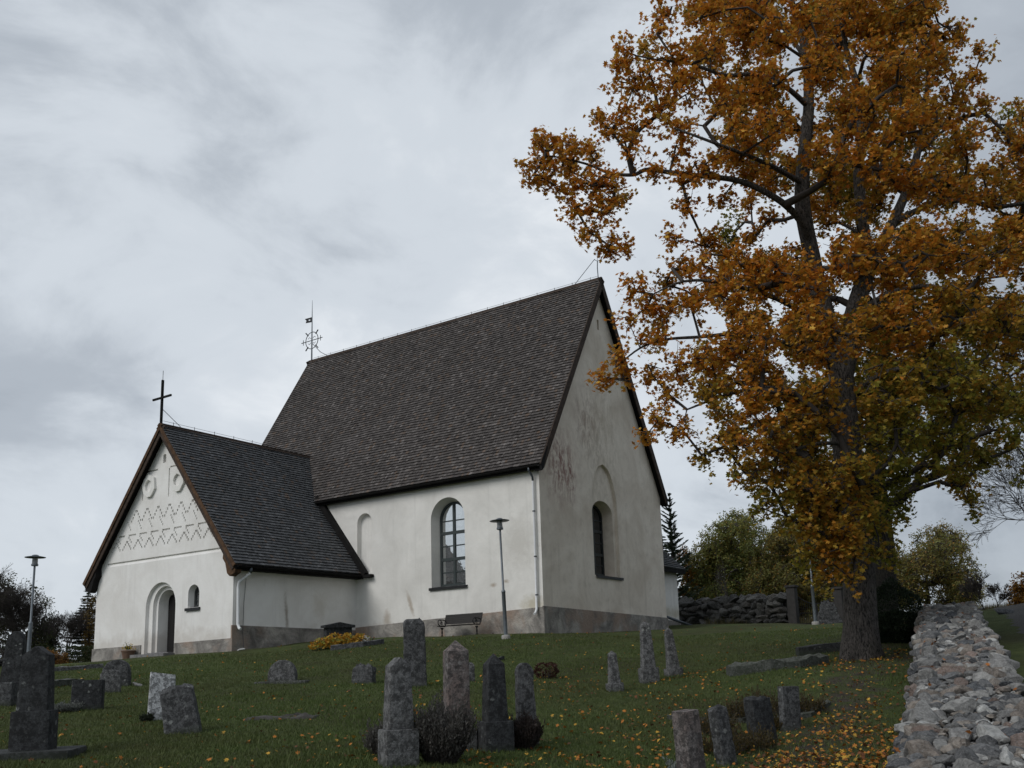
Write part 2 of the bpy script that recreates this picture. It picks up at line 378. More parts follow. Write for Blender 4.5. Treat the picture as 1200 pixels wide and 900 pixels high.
class MB:
    def __init__(s): s.v = []; s.f = []
    def add(s, vs, fs):
        k = len(s.v); s.v += [tuple(map(float, q)) for q in vs]; s.f += [tuple(i + k for i in f) for f in fs]; return s
    def box(s, c, d, rz=0, M3=None):
        hx, hy, hz = (q / 2 for q in d); vs = []
        for x in (-hx, hx):
            for y in (-hy, hy):
                for z in (-hz, hz):
                    p = Vector((x, y, z))
                    if M3 is not None: p = M3 @ p
                    elif rz: p = Matrix.Rotation(rz, 3, 'Z') @ p
                    vs.append(Vector(c) + p)
        return s.add(vs, [(0, 1, 3, 2), (4, 6, 7, 5), (0, 4, 5, 1), (2, 3, 7, 6), (0, 2, 6, 4), (1, 5, 7, 3)])
    def hexa(s, p):  # 8 points: bottom 4, top 4
        return s.add(p, [(3, 2, 1, 0), (4, 5, 6, 7), (0, 1, 5, 4), (1, 2, 6, 5), (2, 3, 7, 6), (3, 0, 4, 7)])
    def beam(s, a, b, w, h, up=(0, 0, 1)):
        a = Vector(a); b = Vector(b); d = (b - a).normalized(); u = Vector(up); sdv = d.cross(u).normalized() * w / 2; uu = sdv.cross(d).normalized() * h / 2
        return s.hexa([a - sdv - uu, a + sdv - uu, b + sdv - uu, b - sdv - uu, a - sdv + uu, a + sdv + uu, b + sdv + uu, b - sdv + uu])
    def tube(s, pts, r, n=8, cap=True, ang=None):
        pts = [Vector(p) for p in pts]; rs = r if isinstance(r, (list, tuple)) else [r] * len(pts)
        vs = []; fs = []; ref = None
        for i, p in enumerate(pts):
            d = (pts[min(i + 1, len(pts) - 1)] - pts[max(i - 1, 0)]).normalized()
            if ref is None: ref = d.orthogonal().normalized()
            ref = (ref - d * ref.dot(d)).normalized(); bi = d.cross(ref)
            for k in range(n):
                t = 2 * math.pi * k / n; q = rs[i] * (ang(t, i) if ang else 1)
                vs.append(p + (ref * math.cos(t) + bi * math.sin(t)) * q)
        for i in range(len(pts) - 1):
            for k in range(n):
                a = i * n + k; b = i * n + (k + 1) % n; fs.append((a, b, b + n, a + n))
        if cap: fs.append(tuple(range(n - 1, -1, -1))); fs.append(tuple((len(pts) - 1) * n + k for k in range(n)))
        return s.add(vs, fs)
    def lathe(s, prof, c=(0, 0, 0), n=24):
        vs = []; fs = []
        for r, z in prof:
            for k in range(n):
                t = 2 * math.pi * k / n; vs.append((c[0] + r * math.cos(t), c[1] + r * math.sin(t), c[2] + z))
        for i in range(len(prof) - 1):
            for k in range(n):
                a = i * n + k; b = i * n + (k + 1) % n; fs.append((a, b, b + n, a + n))
        fs.append(tuple(range(n - 1, -1, -1))); fs.append(tuple((len(prof) - 1) * n + k for k in range(n)))
        return s.add(vs, fs)
    def build(s, name, material, parent=None, smooth=False, tint=None, sharp=None):
        me = bpy.data.meshes.new(name); me.from_pydata(s.v, [], s.f); me.validate()
        if tint is not None:
            a = me.attributes.new('tint', 'FLOAT_COLOR', 'POINT')
            for i, q in enumerate(a.data): q.color = (*tint[i], 1)
        me.materials.append(material)
        me.polygons.foreach_set('use_smooth', [bool(smooth)] * len(me.polygons))
        if sharp: me.set_sharp_from_angle(angle=sharp)
        me.update(); return link(name, me, parent)

def split(o):
    """every loose piece of a part becomes a part of its own"""
    me = o.data; n = len(me.vertices); p = list(range(n))
    def f(i):
        while p[i] != i: p[i] = p[p[i]]; i = p[i]
        return i
    for e in me.edges: p[f(e.vertices[0])] = f(e.vertices[1])
    groups = {}
    for q in me.polygons: groups.setdefault(f(q.vertices[0]), []).append(list(q.vertices))
    if len(groups) < 2: return
    co = [v.co.copy() for v in me.vertices]; sm = me.polygons[0].use_smooth; mats = list(me.materials); name = o.name.split('.')[0]
    for i, fs in enumerate(groups.values()):
        ids = sorted({k for q in fs for k in q}); mp = {k: j for j, k in enumerate(ids)}
        m2 = bpy.data.meshes.new(name); m2.from_pydata([co[k] for k in ids], [], [[mp[k] for k in q] for q in fs])
        for m in mats: m2.materials.append(m)
        m2.polygons.foreach_set('use_smooth', [sm] * len(fs)); m2.update()
        if i == 0: o.data = m2
        else: c = link(name, m2, o.parent)
# ------------------------------------------------------------------ terrain
_pts = []
for q in [(0, 897, 11.2), (200, 897, 11), (440, 898, 10.8), (700, 898, 11), (1000, 898, 11.4), (40, 882, 12.6), (213, 861, 14.6), (187, 842, 17), (300, 835, 17.5),
          (102, 833, 19), (129, 811, 22.5), (15, 810, 21), (330, 800, 23.5), (426, 802, 23.5), (487, 804, 20.5), (581, 879, 12.2), (617, 869, 13.0),
          (719, 811, 19.5), (759, 799, 21.5), (788, 791, 23), (60, 781, 33), (0, 785, 31), (593, 748, 31.5), (800, 731, 47), (800, 731, 52), (870, 731, 41), (870, 731, 49), (930, 732, 41.5), (930, 732, 47), (980, 733, 41), (980, 733, 46), (1010, 771, 22.5),
          (1072, 750, 25.5), (1060, 800, 18), (1050, 870, 12.3), (893, 872, 13.8), (926, 856, 15.3), (845, 892, 11.7), (905, 788, 20.5),
          (960, 770, 24), (1150, 722, 31), (1190, 742, 24), (840, 745, 33), (700, 760, 29), (500, 765, 29), (380, 775, 28), (250, 785, 28), (130, 790, 29)]:
    _pts.append(at(*q))
for x, y, z in [(0, -.6, -.02), (5.5, -.5, .08), (10.8, -.4, .22), (-.6, 5, .10), (-.6, 9, .22), (-2.4, 9.5, .16), (-4.5, 9.5, -.06), (-6.9, 9.9, -.23), (-7, 13, -.31), (-7, 15.7, -.33), (-6.9, 19, -.40),
                (5, 8, .25), (11, 18, .2), (0, 19.5, -.1), (17, 2, .35), (17, -3, .4)]:
    _pts.append(ch(x, y, z))
_pts += [np.array(p) for p in [(0, 0, -1.75), (-10, 2, -1.75), (5, 3, -1.7), (12, 0, -1.4), (9.0, 12, -.75), (7.0, 7, -1.15), (14, 16, -.3), (14, 25, .7), (22, 20, .2), (22, 35, 1.9), (-30, 10, -1.7),
                               (-45, 30, -.8), (-40, 50, .4), (-20, 62, .9), (5, 65, 1.5), (25, 60, 2.0), (45, 55, 2.0), (45, 20, .4), (35, 0, -1), (-12, -15, -2.2), (20, -15, -2.0), (-45, -10, -2.4), (0, 90, .5), (60, 90, .5), (-60, 80, -1)]]
_pts = np.array(_pts)
def _phi(r2): return .5 * r2 * np.log(r2 + 1e-9)
_P = _pts[:, :2] / 20
_K = _phi(((_P[:, None] - _P[None]) ** 2).sum(-1)) + np.eye(len(_P)) * .004
_B = np.c_[np.ones(len(_P)), _P]
_W = np.linalg.solve(np.block([[_K, _B], [_B.T, np.zeros((3, 3))]]), np.r_[_pts[:, 2], np.zeros(3)])
def gz(x, y):
    x = np.atleast_1d(np.asarray(x, float)); y = np.atleast_1d(np.asarray(y, float)); q = np.c_[x.ravel(), y.ravel()] / 20
    o = np.empty(len(q))
    for i in range(0, len(q), 20000):
        c = q[i:i + 20000]; o[i:i + 20000] = _phi(((c[:, None] - _P[None]) ** 2).sum(-1)) @ _W[:len(_P)] + np.c_[np.ones(len(c)), c] @ _W[len(_P):]
    X, Y = q[:, 0] * 20, q[:, 1] * 20
    d = np.hypot(X - 5, Y - 30); k = np.clip((d - 55) / 45, 0, 1); k = k * k * (3 - 2 * k)
    far = -4 - 10 * np.clip((d - 90) / 400, 0, 1)
    o = np.clip(o, -4, 3.0) * (1 - k) + far * k
    o += (.035 * np.sin(X * .9 + 1.3 * np.sin(Y * .6)) * np.cos(Y * .75 + .5) + .02 * np.sin(X * 2.1 + 2) * np.sin(Y * 1.8 + X * .7)) * (d < 60)
    return o.reshape(x.shape)
def g1(x, y): return float(gz([x], [y])[0])
def wear(X, Y):
    """bare soil under the maple and along the wall (r), gravel road beyond the wall (g)"""
    dx = X - (3.4 + (Y - 9) * .418 - .15)
    near = np.exp(-((dx + 1.3) / 1.5) ** 2) * (dx < .6) * np.clip((Y - 5) / 6, 0, 1)
    tree = np.exp(-(((X - 8.2) / 2.2) ** 2 + ((Y - 21.5) / 3.2) ** 2))
    r = np.maximum(near * .50, tree * .50)
    road = ((X - (3.4 + (Y - 9) * .418)) > 2.4) & ((X - (3.4 + (Y - 9) * .418)) < 7)
    return r, road * 1.0
xs = np.unique(np.r_[np.arange(-26, 26, .3), np.arange(-90, 90, 4), np.linspace(-1500, 1500, 41)])
ys = np.unique(np.r_[np.arange(3, 50, .3), np.arange(-40, 110, 4), np.linspace(-1500, 1500, 41)])
GX, GY = np.meshgrid(xs, ys); gx = GX.ravel(); gy = GY.ravel(); nx, ny = len(xs), len(ys)
idx = (np.arange(ny - 1)[:, None] * nx + np.arange(nx - 1)[None]).ravel()
quads = np.c_[idx, idx + 1, idx + 1 + nx, idx + nx]
wr, wg = wear(gx, gy)
ground = npmesh('ground', np.c_[gx, gy, gz(gx, gy)], quads, np.full(len(quads), 4), M['ground'], tint=np.c_[wr, wg, wr * 0], smooth=True)
tag(ground, kind='structure')

# ------------------------------------------------------------------ church
W, L, HE, HR = 11.086, 18.705, 6.5, 16.386
OE, OG, ZE = .262, .259, 6.638
Y1, Y2, PD = 9.92, 18.98, 6.678
PZE, PZR, PO, POE, PRE = 2.859, 9.355, .336, .461, 3.038
SL = (HR - ZE) / (W / 2 + OE)
PM = (Y1 + Y2) / 2; PH = (Y2 - Y1) / 2; SP = (PZR - PRE) / (PH + POE)
church = thing('church', 'old white plastered stone church with steep dark shingle roofs, porch and stained gable', 'church', CA, YAW)

def arch(a0, a1, z0, z1, kind='round', n=16):
    w = a1 - a0; c = (a0 + a1) / 2; pts = [(a0, z0), (a1, z0)]
    if kind == 'round': hgt = w / 2
    elif kind == 'seg': hgt = w * .32
    else: hgt = w * .92
    zs = z1 - hgt
    if kind == 'point':
        for i in range(n + 1):
            t = i / n; pts.append((a1 - (w / 2) * (1 - math.sqrt(max(0, 1 - (t) ** 1.9))) if t < 1 else c, zs + hgt * t))
        for i in range(n - 1, -1, -1):
            t = i / n; pts.append((a0 + (w / 2) * (1 - math.sqrt(max(0, 1 - (t) ** 1.9))), zs + hgt * t))
    else:
        for i in range(n + 1):
            t = math.pi * i / n; pts.append((c + w / 2 * math.cos(t), zs + hgt * math.sin(t)))
    return pts
SMAP = lambda off: (lambda a, d, z: (off + d, a, z))        # south-facing walls: depth runs along +x
GMAP = lambda a, d, z: (a, d, z)                            # gable wall: depth runs along +y
def loft(mb, p0, d0, p1, d1, mp):
    n = len(p0); vs = [mp(a, d0, z) for a, z in p0] + [mp(a, d1, z) for a, z in p1]
    fs = [tuple(range(n)), tuple(range(2 * n - 1, n - 1, -1))] + [(i, i + n, (i + 1) % n + n, (i + 1) % n) for i in range(n)]
    mb.add(vs, fs)
def cutter(shapes):
    mb = MB()
    for s in shapes: loft(mb, *s)
    o = mb.build('cutter', M['plaster']); bm = bmesh.new(); bm.from_mesh(o.data); bmesh.ops.recalc_face_normals(bm, faces=bm.faces); bm.to_mesh(o.data); bm.free()
    return o
def carve(o, shapes):
    c = cutter(shapes); m = o.modifiers.new('b', 'BOOLEAN'); m.object = c; m.operation = 'DIFFERENCE'; m.solver = 'EXACT'; m.use_self = True
    bpy.context.view_layer.update(); dg = bpy.context.evaluated_depsgraph_get()
    me = bpy.data.meshes.new_from_object(o.evaluated_get(dg)); o.modifiers.clear(); old = o.data; o.data = me
    cm = c.data; bpy.data.objects.remove(c); bpy.data.meshes.remove(cm)
def solid(name, poly, axis, e0, e1, material):
    """poly in (horizontal, z); axis 'y' extrudes along y, axis 'x' along x"""
    mb = MB(); n = len(poly)
    f = (lambda a, z, e: (a, e, z)) if axis == 'y' else (lambda a, z, e: (e, a, z))
    mb.add([f(a, z, e0) for a, z in poly] + [f(a, z, e1) for a, z in poly], [tuple(range(n)), tuple(range(2 * n - 1, n - 1, -1))] + [(i, i + n, (i + 1) % n + n, (i + 1) % n) for i in range(n)])
    o = mb.build(name, material); bm = bmesh.new(); bm.from_mesh(o.data); bmesh.ops.recalc_face_normals(bm, faces=bm.faces); bm.to_mesh(o.data); bm.free()
    return o
GAP = .16
zr = lambda x: ZE + (x + OE) * SL - GAP / math.cos(math.atan(SL))
nave = solid('nave_wall', [(0, -1), (W, -1), (W, zr(0)), (W / 2, zr(W / 2)), (0, zr(0))], 'y', 0, L, M['plaster'])
S0 = SMAP(0)
carve(nave, [(arch(3.70, 5.62, 2.12, 5.99), -.2, arch(3.93, 5.44, 2.22, 5.80), .52, S0),
             (arch(8.94, 9.88, 3.10, 5.83), -.2, arch(8.99, 9.83, 3.15, 5.78), .22, S0),
             (arch(4.13, 6.52, 2.5, 7.58, 'point'), -.2, arch(4.18, 6.47, 2.53, 7.52, 'point'), .14, GMAP),
             (arch(5.42, 5.60, 13.95, 14.45, 'seg'), -.2, arch(5.42, 5.60, 13.95, 14.45, 'seg'), .5, GMAP)])
carve(nave, [(arch(4.34, 6.30, 2.51, 5.95, 'seg'), -.2, arch(4.50, 6.16, 2.62, 5.80, 'seg'), .70, GMAP)])
def side_mats(o, rules):
    """rules: list of (test(normal, centre), material) -> extra slots"""
    for _, m in rules: o.data.materials.append(m)
    for p in o.data.polygons:
        for i, (t, _) in enumerate(rules):
            if t(p.normal, p.center): p.material_index = i + 1
side_mats(nave, [(lambda n, c: c.y < .9 and c.x > .01 and not (abs(n.x) > .9 and c.x < .6), M['gable'])])
nave.parent = church
zp = lambda y: PRE + (PH + POE - abs(y - PM)) * SP - GAP / math.cos(math.atan(SP))
porch = solid('porch_wall', [(Y1, -1.2), (Y2, -1.2), (Y2, zp(Y2)), (PM, zp(PM)), (Y1, zp(Y1))], 'x', -PD, .3, M['porch_plaster'])
PS = SMAP(-PD)
sh = [(arch(13.42, 15.42, -.6, 2.74), -.2, arch(13.45, 15.39, -.6, 2.72), .14, PS), (arch(11.93, 12.68, 1.55, 2.50), -.2, arch(12.0, 12.6, 1.6, 2.44), .34, PS),
      (arch(14.43, 14.63, 7.80, 8.18, 'seg'), -.2, arch(14.43, 14.63, 7.80, 8.18, 'seg'), .3, PS),
      ([(10.62, 3.83), (18.30, 3.83), (18.30, 3.80), (10.62, 3.80)], -.02, [(10.62, 3.81), (18.30, 3.81), (18.30, 3.8), (10.62, 3.8)], .06, PS)]
mbw = []
def rect(a0, a1, z0, z1, d=.07): return ([(a0, z0), (a1, z0), (a1, z1), (a0, z1)], -.02, [(a0, z0), (a1, z0), (a1, z1), (a0, z1)], d, PS)
carve(porch, sh)
# ledge band, box lines
carve(porch, [([(10.64, 3.60), (18.28, 3.60), (18.28, 3.80), (10.64, 3.80)], -.03, [(10.64, 3.785), (18.28, 3.785), (18.28, 3.80), (10.64, 3.80)], .07, PS)])
dec = [rect(14.95, 15.92, 7.53, 7.60), rect(13.62, 14.13, 7.53, 7.60), rect(15.93, 16.0, 6.35, 7.52), rect(14.14, 14.21, 6.30, 7.52)]
def stair(c, zb, zt, half, up=True, steps=4, lw=0.0):
    """a stepped triangular recess of brick-sized steps"""
    out = []; hh = (zt - zb) / steps
    for i in range(steps):
        w = half * (steps - i) / steps
        z0 = zb + i * hh if up else zt - (i + 1) * hh
        out.append(rect(c - w + .004 * i, c + w - .004 * i, z0 + .0008 * i, z0 + hh + .0008 * (i + 1), .065))
    return out
def stepline(c, zt, half, hgt, steps=5):
    out = []; hh = hgt / steps; ww = half / steps
    for sgn in (-1, 1):
        for i in range(steps):
            a0 = c + sgn * ww * i; a1 = c + sgn * ww * (i + 1); z1 = zt - hh * i
            lo, hi = min(a0, a1) + .004, max(a0, a1) - .004
            out.append(rect(lo, hi, z1 - .105, z1, .08))
    return out
for i in range(8):
    c = 11.93 + i * .775; dec.append(rect(c - .26, c + .26, 4.875, 4.955))
    for k in range(3): dec.append(rect(c + .19 - k * .085, c + .26 - k * .085, 4.78 - k * .10, 4.865 - k * .10))
for i in range(9): dec += stepline(11.50 + i * .775, 4.69, .32, .40, 4)
for i in range(6): dec += stepline(12.55 + i * .76, 5.98, .36, .56, 4)
for i in range(7):
    for k in range(4): dec.append(rect(12.45 + i * .74 - k * .07, 12.51 + i * .74 - k * .07, 5.44 - k * .11, 5.53 - k * .11))
carve(porch, dec)
carve(porch, [(arch(13.52, 15.12, -.6, 2.58), .05, arch(13.54, 15.10, -.6, 2.56), .28, PS)])
carve(porch, [(arch(13.68, 14.97, -.14, 2.44), .20, arch(13.72, 14.85, -.14, 2.36), .92, PS)])
porch.parent = church
# raised lozenge rings on the porch gable
def ring(poly, sc, th=.10):
    cxm = sum(p[0] for p in poly) / len(poly); czm = sum(p[1] for p in poly) / len(poly); n = len(poly)
    ins = [(cxm + (a - cxm) * sc, czm + (z - czm) * sc) for a, z in poly]
    mb = MB(); f = lambda a, z, d: (-PD - d, a, z)
    mb.add([f(a, z, .002) for a, z in poly] + [f(a, z, th) for a, z in poly] + [f(a, z, th) for a, z in ins] + [f(a, z, .002) for a, z in ins],
           [(i + k * n, (i + 1) % n + k * n, (i + 1) % n + (k + 1) * n, i + (k + 1) * n) for k in range(3) for i in range(n)])
    return mb
hexp = lambda c, z, rx, rz: [(c + rx * dx, z + rz * dz) for dx, dz in ((.15, 1), (-.75, .62), (-.9, -.35), (-.35, -1), (.2, -1.02), (.75, -.62), (1, .1), (.7, .6))]
for c in (15.44, 13.50): ring(hexp(c, 6.93, .46, .50), .55).build('ornament_ring', M['ornament'], church)

# plinth: render band slightly proud of the walls
mb = MB()
def band(mb, pts, z0f, z1f, th, inward):
    pass
def prism_band(mb, a, b, za0, za1, zb0, zb1, nrm, th):
    a = Vector(a); b = Vector(b); nr = Vector(nrm) * th
    P = lambda q, z, o: (q.x + nr.x * o, q.y + nr.y * o, z)
    mb.hexa([P(a, za0, -.3), P(b, zb0, -.3), P(b, zb0, 1), P(a, za0, 1), P(a, za1, -.3), P(b, zb1, -.3), P(b, zb1, .7), P(a, za1, .7)])
prism_band(mb, (0, -.06, 0), (0, 9.92, 0), -1, 1.03, -1, .72, (-1, 0, 0), .06)
mb.build('nave_plinth', M['plinth'], church)
mb = MB(); prism_band(mb, (-.058, 0, 0), (W + .05, 0, 0), -1, 1.06, -1, .83, (0, -1, 0), .06); mb.build('gable_plinth', M['plinth'], church)
mb = MB(); prism_band(mb, (-PD, 15.60, 0), (-PD, Y2 + .06, 0), -1.2, .21, -1.2, .17, (-1, 0, 0), .06); prism_band(mb, (-PD, Y1 - .06, 0), (-PD, 13.38, 0), -1.2, .25, -1.2, .20, (-1, 0, 0), .05)
mb.build('porch_front_plinth', M['plinth'], church)
mb = MB(); prism_band(mb, (-PD - .048, Y1, 0), (-.06, Y1, 0), -1.2, .74, -1.2, .60, (0, -1, 0), .06); mb.build('porch_side_plinth', M['plinth'], church)

# shingled slopes: rows of single shingles
def shingles(name, origin, along, upv, nrm, rows, expo, span, material, parent, sw=.13, seed=1, thick=.03, ):
    """span(k) -> (a0,a1) along the row; rows climb upv by expo"""
    rs = np.random.RandomState(seed); Vs = []; T = []
    O = np.array(origin, float); A = np.array(along, float); U = np.array(upv, float); NN = np.array(nrm, float)
    for k in range(rows):
        a0, a1 = span(k)
        if a1 - a0 < .05: continue
        n = max(1, int((a1 - a0) / sw)); e = a0 + (a1 - a0) * (np.arange(n + 1) + np.r_[0, rs.uniform(-.32, .32, n - 1) if n > 1 else [], 0]) / n
        l = e[:-1] + .003; r = e[1:] - .003
        wav = .012 * np.sin(l * 1.3 + k * .4)
        bot = k * expo + rs.uniform(-.006, .006, n) + wav * .5; top = np.full(n, k * expo + expo * 1.55)
        hb = thick * rs.uniform(.75, 1.3, n) + .042; ht = np.full(n, .004); tw = rs.uniform(-.006, .006, n)
        def P(a, u, h): return O + a[:, None] * A + u[:, None] * U + h[:, None] * NN
        z = np.zeros(n)
        vs = np.stack([P(l, bot, z - .02), P(r, bot, z - .02), P(r, bot + .0, hb - tw), P(l, bot + .0, hb + tw), P(l, top, ht), P(r, top, ht)], 1)
        Vs.append(vs); t = np.zeros((n, 3)); t[:, 0] = np.clip(rs.normal(.45, .22, n), 0, 1); t[:, 1] = rs.rand(n); T.append(np.repeat(t[:, None], 6, 1))
    V = np.concatenate(Vs); T = np.concatenate(T); n = len(V)
    q_ = V.reshape(-1, 3) - O; qa, qu = q_ @ A, q_ @ U; V = V + ((.022 * np.sin(qa * .9 + 1.7 * np.sin(qu * .5)) * np.cos(qu * .8) + .010 * np.sin(qa * 2.7 + qu)) * np.clip(qu / 1.0, 0, 1))[:, None].reshape(n, 6, 1) * NN; b = np.arange(n)[:, None] * 6
    q = np.concatenate([b + np.array([[0, 1, 2, 3]]), b + np.array([[3, 2, 5, 4]]), b + np.array([[0, 3, 4, 0]])[:, :4] * 0 + np.array([[0, 3, 4, 4]])], 1)
    # faces: front edge quad, top quad, two side triangles
    ff = np.concatenate([b + np.array([[0, 1, 2, 3, 3, 2, 5, 4, 0, 3, 4, 1, 5, 2]])], 1).ravel()
    sizes = np.tile([4, 4, 3, 3], n)
    return npmesh(name, V.reshape(-1, 3), ff, sizes, material, parent, tint=T.reshape(-1, 3))
def slab(mb, p, nrm, th):
    nr = Vector(nrm) * th; p = [Vector(q) for q in p]
    mb.add([q for q in p] + [q - nr for q in p], [tuple(range(len(p))), tuple(range(2 * len(p) - 1, len(p) - 1, -1))] + [(i, i + len(p), (i + 1) % len(p) + len(p), (i + 1) % len(p)) for i in range(len(p))])
th = math.atan(SL); lenS = (W / 2 + OE) / math.cos(th); EX = .168
rows = int(lenS / EX)
nave_roof = thing('nave_roof', None, None); nave_roof.parent = church; nave_roof.location = (0, 0, 0)
for sgn in (1, -1):
    x0 = -OE if sgn == 1 else W + OE
    o = shingles('roof_slope', (x0, -OG, ZE), (0, 1, 0), (sgn * math.cos(th), 0, math.sin(th)), (-sgn * math.sin(th), 0, math.cos(th)), rows, lenS / rows, lambda k: (0, L + 2 * OG), M['shingle'], nave_roof, seed=3 + sgn)
mb = MB()
for sgn in (1, -1):
    x0 = -OE if sgn == 1 else W + OE; n_ = (-sgn * math.sin(th), 0, math.cos(th))
    P = [Vector((x0, -OG, ZE)), Vector((x0, L + OG, ZE)), Vector((W / 2, L + OG, HR)), Vector((W / 2, -OG, HR))]
    slab(mb, [q - Vector(n_) * .006 for q in P], n_, .10)
mb.build('roof_boarding', M['black_board'], nave_roof)
# verge boards of the nave with curved feet
def verge(mb, y, th_, base=0, wd=.30):
    for sgn in (1, -1):
        x0 = -OE if sgn == 1 else W + OE
        d = Vector((sgn * math.cos(th), 0, math.sin(th))); n_ = Vector((-sgn * math.sin(th), 0, math.cos(th)))
        a = Vector((x0, y, ZE)) - d * .05 - n_ * .10; b = Vector((W / 2, y, HR)) - n_ * .10 + d * .10
        mb.beam(a, b, th_, wd, n_)
mb = MB(); verge(mb, -OG - .02, .045); verge(mb, L + OG + .02, .045); mb.build('verge_board', M['grey_brown_board'], nave_roof)
mb = MB()
for sgn in (1, -1):
    x0 = -OE if sgn == 1 else W + OE
    d = Vector((sgn * math.cos(th), 0, math.sin(th))); n_ = Vector((-sgn * math.sin(th), 0, math.cos(th)))
    # boxed foot of the verge
    prof = [(0, .02), (.02, -.38), (.22, -.52), (.42, -.40), (.70, -.25), (1.0, -.22), (1.0, -.04)]
    vs = []; n = len(prof)
    for yy in (-OG - .05, .03):
        for u, h in prof:
            q = Vector((x0, yy, ZE)) + Vector((sgn, 0, 0)) * (u * math.cos(th) * 1.0) + Vector((0, 0, 1)) * (u * math.sin(th) + h * .8)
            vs.append(q)
    mb.add(vs, [tuple(range(n)), tuple(range(2 * n - 1, n - 1, -1))] + [(i, (i + 1) % n, (i + 1) % n + n, i + n) for i in range(n)])
mb.build('verge_foot', M['black_board'], nave_roof)
# ridge boards
mb = MB()
mb.beam((W / 2 - .055, -OG - .05, HR + .02), (W / 2 - .055, L + OG + .05, HR + .02), .03, .16, Vector((-math.sin(th), 0, math.cos(th))).cross(Vector((0, 1, 0))))
mb.beam((W / 2 + .055, -OG - .05, HR + .02), (W / 2 + .055, L + OG + .05, HR + .02), .03, .16, Vector((math.sin(th), 0, math.cos(th))).cross(Vector((0, 1, 0))))
mb.beam((W / 2, -OG - .05, HR + .075), (W / 2, L + OG + .05, HR + .075), .12, .05)
mb.build('ridge_cap', M['grey_brown_board'], nave_roof)
# gutters: open half-round plus black fascia
def gutter(mb, a, b, r=.075):
    a = Vector(a); b = Vector(b); d = (b - a).normalized(); sd = d.cross(Vector((0, 0, 1))); vs = []; n = 8
    for q in (a, b):
        for k in range(n + 1):
            t = math.pi * k / n; vs.append(q + sd * math.cos(t) * r + Vector((0, 0, -math.sin(t) * r)))
    for q in (a, b):
        for k in range(n + 1):
            t = math.pi * k / n; vs.append(q + sd * math.cos(t) * r * .86 + Vector((0, 0, -math.sin(t) * r * .86)))
    m = n + 1; fs = []
    for k in range(n): fs.append((k, k + 1, k + 1 + m, k + m)); fs.append((k + 2 * m, k + 3 * m, k + 1 + 3 * m, k + 1 + 2 * m))
    fs += [(0, m, 3 * m, 2 * m), (n, n + 2 * m, n + 3 * m, n + m)]
    mb.add(vs, fs)
mb = MB(); gutter(mb, (-OE - .09, -.2, ZE - .05), (-OE - .09, L + .2, ZE - .05)); gutter(mb, (W + OE + .09, -.2, ZE - .05), (W + OE + .09, L + .2, ZE - .05))
mb.build('gutter', M['black_board'], nave_roof)
mb = MB()
for x in (-OE + .02, W + OE - .02): mb.box((x, L / 2, ZE - .11), (.04, L + .3, .19))
mb.box((-.12, L / 2, ZE - .14), (.26, L + .3, .05)); mb.box((W + .12, L / 2, ZE - .14), (.26, L + .3, .05))
mb.build('eave_board', M['black_board'], nave_roof)

# porch roof
porch_roof = thing('porch_roof', None, None); porch_roof.parent = church
tp = math.atan(SP); lenP = (PH + POE) / math.cos(tp); rowsP = int(lenP / .165)
def pspan(k):
    z = PRE + k * (lenP / rowsP) * math.sin(tp)
    xe = (z - ZE) / SL - OE + .08 if z > ZE else -.02
    return (0, xe + PD + PO)
for sgn in (1, -1):
    y0 = Y1 - POE if sgn == 1 else Y2 + POE
    shingles('roof_slope', (-PD - PO, y0, PRE), (1, 0, 0), (0, sgn * math.cos(tp), math.sin(tp)), (0, -sgn * math.sin(tp), math.cos(tp)), rowsP, lenP / rowsP, pspan, M['shingle2'], porch_roof, seed=11 + sgn)
mb = MB()
for sgn in (1, -1):
    y0 = Y1 - POE if sgn == 1 else Y2 + POE; n_ = Vector((0, -sgn * math.sin(tp), math.cos(tp)))
    yk = y0 + sgn * (ZE - PRE) / SP; xr = (PZR - ZE) / SL - OE
    P = [Vector((-PD - PO, y0, PRE)), Vector((-.02, y0, PRE)), Vector((-.02, yk, ZE)), Vector((xr + .1, PM, PZR)), Vector((-PD - PO, PM, PZR))]
    slab(mb, [q - n_ * .006 for q in P], n_, .10)
mb.build('roof_boarding', M['black_board'], porch_roof)
mb = MB(); mb2 = MB()
for sgn in (1, -1):
    y0 = Y1 - POE if sgn == 1 else Y2 + POE
    d = Vector((0, sgn * math.cos(tp), math.sin(tp))); n_ = Vector((0, -sgn * math.sin(tp), math.cos(tp)))
    for xx, wd, off in ((-PD - PO - .02, .15, .04), (-PD - PO + .03, .30, .13)):
        (mb if off < .1 else mb2).beam(Vector((xx, y0, PRE)) - d * .05 - n_ * off, Vector((xx, PM, PZR)) - n_ * off + d * .10, .04, wd, n_)
mb.build('verge_board', M['brown_board'], porch_roof); mb2.build('verge_underboard', M['grey_brown_board'], porch_roof)
for sgn in (1, -1):
    mb = MB(); y0 = Y1 - POE if sgn == 1 else Y2 + POE
    prof = [(0, 0), (.05, -.30), (.35, -.42), (.50, -.30), (.62, .10), (.78, .30), (.74, .62), (.86, .95)]
    prof2 = [(.74, 1.25), (.0 + .05, .1)]
    vs = []; pr = prof + [(.93, 1.28)]
    n = len(pr)
    for xx in (-PD - PO + .055, -PD + .01):
        for u, h in pr: vs.append((xx, y0 + sgn * u, PRE + h - .02))
    mb.add(vs, [tuple(range(n)), tuple(range(2 * n - 1, n - 1, -1))] + [(i, (i + 1) % n, (i + 1) % n + n, i + n) for i in range(n)])
    mb.build('carved_bracket', M['brown_board'] if sgn == 1 else M['black_board'], porch_roof)
mb = MB(); xr = (PZR - ZE) / SL - OE + .1
mb.beam((-PD - PO - .04, PM, PZR + .07), (xr, PM, PZR + .07), .12, .05)
